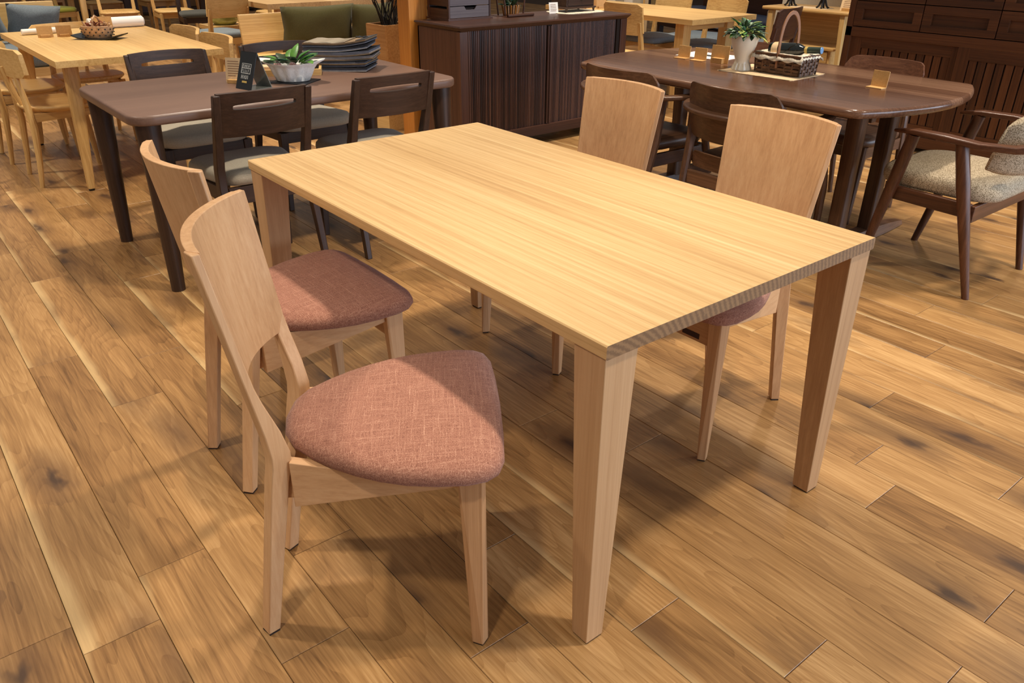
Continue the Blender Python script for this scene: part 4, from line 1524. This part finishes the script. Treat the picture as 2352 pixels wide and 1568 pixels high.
# ------------------------------------------------------------------ oak console with drawers
t = thing('oak_console', 'light oak console table with open shelf and low drawers left of the chest', 'console table', (-1.62, 5.55, 0))
MB().rounded(rrect(-.42, .40, -.20, .22, .02, 3), .715, .742, .010).build('top_panel', 'toakX', t, smooth=50)
for s in (-1, 1):
    for y in (-.165, .165):
        x = s * .33
        MB().bar([(x - s * .0 + s * .03, y, 0), (x, y, .715)], [.030, .045], [.03, .045]).build('leg', 'toakZ', t, smooth=0, bevel=.004)
MB().box(-.30, .30, .13, .15, .46, .715).build('back_board', 'toakX', t, smooth=0)
MB().box(-.34, .30, -.19, .17, .445, .465).build('shelf', 'toakX', t, smooth=0, bevel=.004)
MB().box(-.31, .27, -.165, .16, .07, .445).build('drawer_case', 'toakX', t, smooth=0)
for za, zb in ((.325, .435), (.205, .315), (.085, .195)):
    d = MB().box(-.29, .25, -.183, -.165, za, zb).build('drawer', 'toakX', t, smooth=0, bevel=.002)
    MB().lathe([(.006, 0), (.010, .012), (.003, .016)], 12).xf(Matrix.Translation((-.02, -.183, (za + zb) / 2)) @ Matrix.Rotation(pi / 2, 4, 'X')).build('knob', 'iron', d)
o = MB().prism(rrect(-.20, .16, -.08, .08, .03, 4), 0, .002).build('straw_mat', 'linen', smooth=0)
o.location = (-1.66, 5.50, .742)
tag(o, 'straw coloured mat on the oak console', 'mat')
for (x, lab) in ((-1.86, 'black wrought iron ornament on the left of the oak console'), (-1.56, 'black wrought iron ornament in the middle of the oak console')):
    t = thing('iron_ornament', lab, 'ornament', (x, 5.50, .744), R_(20), 'iron ornaments')
    for a in range(4):
        q = pi / 2 * a
        MB().tube([(0.05 * cos(q), .05 * sin(q), .012), (.045 * cos(q), .045 * sin(q), .004), (.03 * cos(q), .03 * sin(q), .02), (.015 * cos(q), .015 * sin(q), .06), (0, 0, .10)], [.007, .007, .008, .009, .012], 8).build('scroll_leg', 'iron', t)
    MB().lathe([(.02, .09), (.055, .10), (.06, .115), (.02, .12)], 16).build('dish', 'iron', t)
t = thing('console_card', 'cream printed price card in a stand at the right end of the oak console', 'price card', (-1.33, 5.49, .742), R_(5))
q = MB().box(-.065, .065, -.001, .001, 0, .14)
q.xf(Matrix.Rotation(-.25, 4, 'X'))
q.build('card', 'paper', t, smooth=0)
q = text_lines(t, 8, -.045, .045, .12, .013, .0016)
q.xf(Matrix.Rotation(-.25, 4, 'X'))
q.build('printed_text', 'ink', t, smooth=0)
MB().box(-.04, .04, -.025, .015, 0, .02).build('stand', 'card', t, smooth=0, bevel=.001)

# ------------------------------------------------------------------ background: oak dining set behind the sideboard
t = thing('oak_table', 'oak table with thick top and heavy square legs behind the sideboard', 'table', (-2.72, 4.66, 0))
for a, b in ((-.40, -.2), (-.2, 0), (0, .2), (.2, .40)):
    MB().box(-.85, .85, a, b, .662, .70).build('top_board', 'toakX', t, smooth=0)
for sx in (-1, 1):
    for sy in (-1, 1):
        MB().box(sx * .66 - .045, sx * .66 + .045, sy * .27 - .045, sy * .27 + .045, 0, .662).build('leg', 'toakZ', t, smooth=0, bevel=.004)
    MB().box(sx * .66 - .02, sx * .66 + .02, -.27, .27, .60, .662).build('end_rail', 'toakY', t, smooth=0)


def plate_chair(label, group, wood_='toak', seat='toak', backh=(.56, .79), pad=False, w=.42):
    t = thing('panel_back_chair', label, 'chair', group=group)
    curved_plate(w, backh[0], backh[1], .016, .04, -.245, .16, .02, wood_ + 'X', 'backrest', t, nz=5, nx=12)
    for s in (1, -1):
        MB().bar([(s * .185, -.235, 0), (s * .185, -.185, .30), (s * .185, -.185, .45), (s * .190, -.225, .66)], [.026, .032, .032, .026], [.028, .040, .040, .026]).build('rear_leg', wood_ + 'Z', t, smooth=20, bevel=.004)
        MB().bar([(s * .195, .215, 0), (s * .190, .195, .40)], [.024, .036], [.024, .036]).build('front_leg', wood_ + 'Z', t, smooth=0, bevel=.004)
        MB().box(min(s * .178, s * .200), max(s * .178, s * .200), -.17, .18, .345, .40).build('side_rail', wood_ + 'Y', t, smooth=0)
    MB().box(-.18, .18, .178, .20, .345, .40).build('front_rail', wood_ + 'X', t, smooth=0)
    MB().box(-.18, .18, -.19, -.168, .345, .40).build('back_rail', wood_ + 'X', t, smooth=0)
    seat_pad('seat', .40, .44, -.205, .235, .402, .455 if pad else .432, (seat + 'Y') if not pad else seat, t, crown=.012 if pad else -.004)
    return t


g = 'oak panel back chairs behind the sideboard'
p1 = plate_chair('oak chair with knotty panel back just past the far end of the sideboard', g)
p1.location = (-2.45, 4.33, 0)
pp = plate_chair('oak panel back chair with grey seat across the oak table, right one', g, seat='blue', pad=True)
pp.location = (-2.33, 5.04, 0)
pp.rotation_euler = (0, 0, pi)
dup(pp, (-2.93, 5.04, 0), pi, 'oak panel back chair with grey seat across the oak table, left one', g)
pw = plate_chair('brown armless chair at the end of the oak table, behind the vase leaves', g, wood_='sid', seat='sid')
pw.location = (-1.66, 4.82, 0)
pw.rotation_euler = (0, 0, R_(100))
card_stand('card_holder', 'pale card holder on the oak table right behind the dark jewellery box', -3.12, 4.42, R_(70), .09, .07, 'card', True, .1, False, 'wooden card holders')
card_stand('card_holder', 'pale card holder on the oak table beside the knotty chair back', -3.0, 4.40, R_(70), .09, .07, 'card', True, .1, False, 'wooden card holders')


def sofa(label, loc, rz, L, mat, frame, cat='sofa', hgt=.72, name='low_sofa'):
    t = thing(name, label, cat, loc, rz)
    for s in (-1, 1):
        for y in (-.3, .3):
            MB().box(s * (L / 2 - .06) - .03, s * (L / 2 - .06) + .03, y - .03, y + .03, 0, .22).build('leg', frame + 'Z', t, smooth=0)
    MB().box(-L / 2, L / 2, -.36, .36, .20, .27).build('seat_frame', frame + 'X', t, smooth=0, bevel=.006)
    q = MB().box(-L / 2, L / 2, -.38, -.34, .27, hgt)
    q.xf(Matrix.Translation((0, 0, 0)))
    q.build('back_frame', frame + 'X', t, smooth=0, bevel=.006)
    o = MB().rounded(rrect(-L / 2 + .01, L / 2 - .01, -.33, .37, .05, 4), .27, .42, .05).build('seat_cushion', mat, t, smooth=60)
    return t


def cushion(name, label, w, h, th, mat, loc, rot, group=None):
    n = 14
    vs, fs = [], []
    for sgn in (1, -1):
        for i in range(n + 1):
            for j in range(n + 1):
                a, b = -1 + 2 * i / n, -1 + 2 * j / n
                e = (1 - a ** 4) * (1 - b ** 4)
                sh = 1 - .07 * (1 - abs(a)) * abs(b) ** 3
                sw = 1 - .07 * (1 - abs(b)) * abs(a) ** 3
                wr = .008 * sin(5 * a + 3 * b * b) * e
                vs.append((a * w / 2 * sw, sgn * (th / 2 * e ** .55 + wr), h / 2 + b * h / 2 * sh))
    k = (n + 1) ** 2
    for s in range(2):
        for i in range(n):
            for j in range(n):
                q = (s * k + i * (n + 1) + j, s * k + (i + 1) * (n + 1) + j, s * k + (i + 1) * (n + 1) + j + 1, s * k + i * (n + 1) + j + 1)
                fs.append(q if s else q[::-1])
    mb = MB()
    mb._add(vs, fs)
    o = mb.build(name, mat, smooth=80)
    bm = bmesh.new()
    bm.from_mesh(o.data)
    bmesh.ops.remove_doubles(bm, verts=bm.verts, dist=.0005)
    bmesh.ops.recalc_face_normals(bm, faces=bm.faces)
    bm.to_mesh(o.data)
    bm.free()
    o.location = loc
    o.rotation_euler = rot
    return tag(o, label, 'cushion', group)


# ------------------------------------------------------------------ bench with olive cushions
t = thing('wooden_bench', 'pale wooden bench with a solid back board behind the dark table', 'bench', (-4.28, 2.42, 0), R_(-90))
rings = []
MB().hexa([(-.66, -.20, .36), (.66, -.20, .36), (.66, -.175, .36), (-.66, -.175, .36), (-.66, -.25, .675), (.66, -.25, .675), (.66, -.225, .675), (-.66, -.225, .675)]).build('back_board', 'toakX', t, smooth=0, bevel=.004)
MB().box(-.66, .66, -.20, .24, .34, .375).build('seat_board', 'toakX', t, smooth=0, bevel=.005)
for s in (-1, 1):
    for y in (-.16, .19):
        MB().bar([(s * .62, y, 0), (s * .60, y, .34)], .045, .05).build('leg', 'toakZ', t, smooth=0, bevel=.004)
cushion('back_cushion', 'large olive green cushion leaning on the pale wooden bench', .66, .36, .15, 'olive', (-4.33, 2.365, .38), (R_(-8), 0, R_(-92)), 'olive cushions')
cushion('back_cushion', 'olive green cushion beside the tall planter, half behind it', .44, .36, .15, 'olive', (-4.25, 2.83, .38), (R_(-8), 0, R_(-82)), 'olive cushions')

t = thing('pale_table', 'pale oak table beyond the wooden bench, only its near corner showing', 'table', (-5.55, 2.85, 0))
for a, b in ((-.62, -.3), (-.3, 0), (0, .3), (.3, .62)):
    MB().box(-.55, .55, a, b, .655, .70).build('top_board', 'oakX', t, smooth=0)
for sx in (-1, 1):
    for sy in (-1, 1):
        MB().box(sx * .42 - .035, sx * .42 + .035, sy * .46 - .035, sy * .46 + .035, 0, .655).build('leg', 'oakZ', t, smooth=0)
t = thing('glass_vase', 'squat green glass vase under the pale oak table', 'vase', (-6.35, 2.32, .42))
MB().lathe([(.10, 0), (.15, .05), (.16, .15), (.13, .27), (.10, .30), (.09, .29)], 20).build('vase_body', 'gglass', t, smooth=50)
t = thing('plant_stand', 'low wooden stand carrying the green glass vase', 'stand', (-6.35, 2.32, 0))
MB().box(-.2, .2, -.2, .2, .38, .42).build('stand_top', 'toakX', t, smooth=0)
for sx in (-1, 1):
    for sy in (-1, 1):
        MB().box(sx * .16 - .02, sx * .16 + .02, sy * .16 - .02, sy * .16 + .02, 0, .38).build('leg', 'toakZ', t, smooth=0)

# ------------------------------------------------------------------ top left background
sofa('low wooden sofa with blue grey upholstery at the top left', (-5.85, .05, 0), R_(-90), 1.4, 'blue', 'toak')
cushion('scatter_cushion', 'blue grey cushion at the left edge of the picture on the low sofa', .46, .36, .15, 'blue', (-5.98, .10, .42), (R_(-20), R_(8), R_(-100)), 'blue grey cushions')
cushion('scatter_cushion', 'blue grey cushion with a pinched top on the low sofa', .42, .32, .15, 'blue', (-6.02, .50, .42), (R_(-22), R_(-6), R_(-84)), 'blue grey cushions')

g = 'oak chairs far in the background'
q1 = plate_chair('oak chair far behind the paper roll, left of the two', g)
q1.location = (-8.45, 1.85, 0)
q1.rotation_euler = (0, 0, R_(-100))
dup(q1, (-8.25, 2.42, 0), R_(-95), 'oak chair far behind the paper roll, right of the two', g)
dup(q1, (-9.95, 2.05, 0), R_(-92), 'oak chair at the very back of the shop above the small basket', g)
dup(q1, (-9.95, 2.75, 0), R_(-88), 'oak chair at the very back of the shop left of the black chair', g)
q2 = plate_chair('black framed chair with charcoal seat behind the honey oak table', 'dark chairs far in the background', wood_='dark', seat='char', pad=True)
q2.location = (-7.55, 2.48, 0)
q2.rotation_euler = (0, 0, R_(-100))
dup(q2, (-9.15, .45, 0), R_(-90), 'black framed chair with charcoal seat behind the blue grey cushions', 'dark chairs far in the background')
q3 = plate_chair('oak chair with lime green seat at the back left of the shop', g, seat='lime', pad=True)
q3.location = (-9.05, 1.25, 0)
q3.rotation_euler = (0, 0, R_(-70))
q4 = plate_chair('oak chair with blue grey seat left of the pale wooden bench', g, seat='blue', pad=True, backh=(.58, .78))
q4.location = (-5.55, 1.96, 0)
q4.rotation_euler = (0, 0, R_(100))


def bg_table(label, loc, rz, L, W, wood_, name='far_table'):
    t = thing(name, label, 'table', loc, rz)
    n = 4
    for i in range(n):
        MB().box(-L / 2, L / 2, lerp(-W / 2, W / 2, i / n), lerp(-W / 2, W / 2, (i + 1) / n), .665, .70).build('top_board', wood_ + 'X', t, smooth=0)
    for sx in (-1, 1):
        for sy in (-1, 1):
            MB().bar([(sx * (L / 2 - .10), sy * (W / 2 - .08), 0), (sx * (L / 2 - .12), sy * (W / 2 - .1), .665)], [.045, .07], [.045, .07]).build('leg', wood_ + 'Z', t, smooth=0)
    return t


bg_table('oak table at the back of the shop behind the two oak chairs', (-9.15, 2.25, 0), R_(90), 1.6, .8, 'toak')
bg_table('dark brown table behind the black framed chair', (-8.35, 3.55, 0), R_(90), 1.5, .8, 'dark')
bg_table('dark brown table behind the blue grey cushions at the top left', (-9.9, -.1, 0), R_(90), 1.5, .8, 'dark')
dup(q1, (-7.35, 3.35, 0), R_(90), 'oak chair tucked against the dark brown table in the background', g)
dup(q1, (-7.45, 3.95, 0), R_(90), 'oak chair behind the olive cushions in the background', g)
t = thing('oak_bookcase', 'tall narrow oak shelf unit behind the blue grey cushions', 'shelf', (-10.6, 1.40, 0), R_(-90))
for s in (-1, 1):
    MB().box(s * .28 - .015, s * .28 + .015, -.15, .15, 0, 1.5).build('side_panel', 'coakZ', t, smooth=0)
for z in (.05, .40, .75, 1.10, 1.47):
    MB().box(-.265, .265, -.15, .15, z, z + .025).build('shelf_board', 'coakX', t, smooth=0)
MB().box(-.265, .265, -.15, -.14, .05, 1.5).build('back_board', 'coakZ', t, smooth=0)

# low cabinets along the back of the shop fill what the gaps between the chairs show
for i, (x, y, wd_, ht, wd2, lab) in enumerate(((-12.6, 1.2, 1.6, .8, 'coak', 'low oak cabinet along the back wall, leftmost'), (-12.6, 3.2, 1.6, .85, 'sid', 'low dark cabinet along the back wall'), (-12.6, 5.4, 1.8, .8, 'coak', 'low oak cabinet along the back wall behind the bench'), (-11.0, 7.4, 1.8, .9, 'pin', 'low orange pine cabinet far behind the pillar'))):
    t = thing('low_cabinet', lab, 'cabinet', (x, y, 0), R_(-90))
    MB().box(-wd_ / 2, wd_ / 2, -.2, .2, .06, ht).build('case', wd2 + 'X', t, smooth=0)
    MB().box(-wd_ / 2 - .02, wd_ / 2 + .02, -.22, .24, ht, ht + .03).build('top_panel', wd2 + 'X', t, smooth=0)
    for k in range(3):
        d = MB().box(lerp(-wd_ / 2, wd_ / 2, k / 3) + .01, lerp(-wd_ / 2, wd_ / 2, (k + 1) / 3) - .01, .2, .218, .08, ht - .02).build('door', wd2 + 'Z', t, smooth=0, bevel=.003)
        MB().box(lerp(-wd_ / 2, wd_ / 2, (k + 1) / 3) - .05, lerp(-wd_ / 2, wd_ / 2, (k + 1) / 3) - .035, .218, .232, ht * .4, ht * .6).build('handle', 'iron', d, smooth=0)

# ------------------------------------------------------------------ right background: navy sofa, grey ottomans
t = sofa('navy blue low sofa with pale piping behind the oak dining set', (-4.1, 7.6, 0), R_(160), 2.2, 'navy', 'navy' if False else 'sid', name='navy_sofa', hgt=.62)
for z in (.30, .40):
    MB().box(-1.1, 1.1, .372, .376, z, z + .012).build('piping', 'strip', t, smooth=0)
for (x, y, lab) in ((-3.05, 5.85, 'left'), (-2.35, 5.95, 'right')):
    t = thing('ottoman', 'blue grey ottoman behind the oak dining set, ' + lab + ' one', 'ottoman', (x, y, 0), R_(10), 'ottomans')
    MB().rounded(rrect(-.30, .30, -.26, .26, .08, 5), .16, .40, .07, 6).build('cushion', 'blue', t, smooth=60)
    for sx in (-1, 1):
        for sy in (-1, 1):
            MB().tube([(sx * .23, sy * .19, 0), (sx * .21, sy * .17, .165)], [.015, .022], 8).build('leg', 'toakZ', t)
t = thing('blanket_rack', 'wooden rack hung with white and grey throws behind the oak dining set', 'rack', (-4.0, 5.75, 0), R_(-20))
for s in (-1, 1):
    MB().box(s * .45 - .02, s * .45 + .02, -.02, .02, 0, .95).build('upright', 'toakZ', t, smooth=0)
    MB().box(s * .45 - .02, s * .45 + .02, -.18, .18, 0, .04).build('foot', 'toakY', t, smooth=0)
for z in (.45, .92):
    MB().box(-.43, .43, -.012, .012, z, z + .025).build('rail', 'toakX', t, smooth=0)
for i in range(4):
    o = MB().rounded(rrect(-.09, .09, -.028, .028, .02, 3), .18, .962, .012, 3).build('folded_throw', 'white' if i % 2 == 0 else 'grey', smooth=50)
    o.location = (-4.0 + (-.32 + i * .205) * cos(R_(-20)), 5.75 + (-.32 + i * .205) * sin(R_(-20)), 0)
    o.rotation_euler = (0, 0, R_(-20))
    tag(o, ('white', 'grey', 'second white', 'second grey')[i] + ' folded throw hanging on the wooden rack', 'throw', 'folded throws')
t = thing('beige_armchair', 'beige upholstered armchair behind the oak console', 'armchair', (-2.7, 7.1, 0), R_(200))
seat_pad('seat_cushion', .55, .58, -.28, .30, .28, .44, 'linen', t)
curved_plate(.62, .40, .80, .08, .14, -.38, .12, .08, 'linen', 'backrest', t)
for s in (-1, 1):
    MB().box(s * .31 - .03, s * .31 + .03, -.25, .27, .42, .58).build('arm', 'linen', t, smooth=0, bevel=.02)
    for y in (-.22, .24):
        MB().tube([(s * .27, y, 0), (s * .25, y, .29)], [.014, .022], 8).build('leg', 'toakZ', t)
bg_table('oak table behind the beige armchair on the right', (-5.9, 9.2, 0), R_(20), 1.8, .9, 'toak')
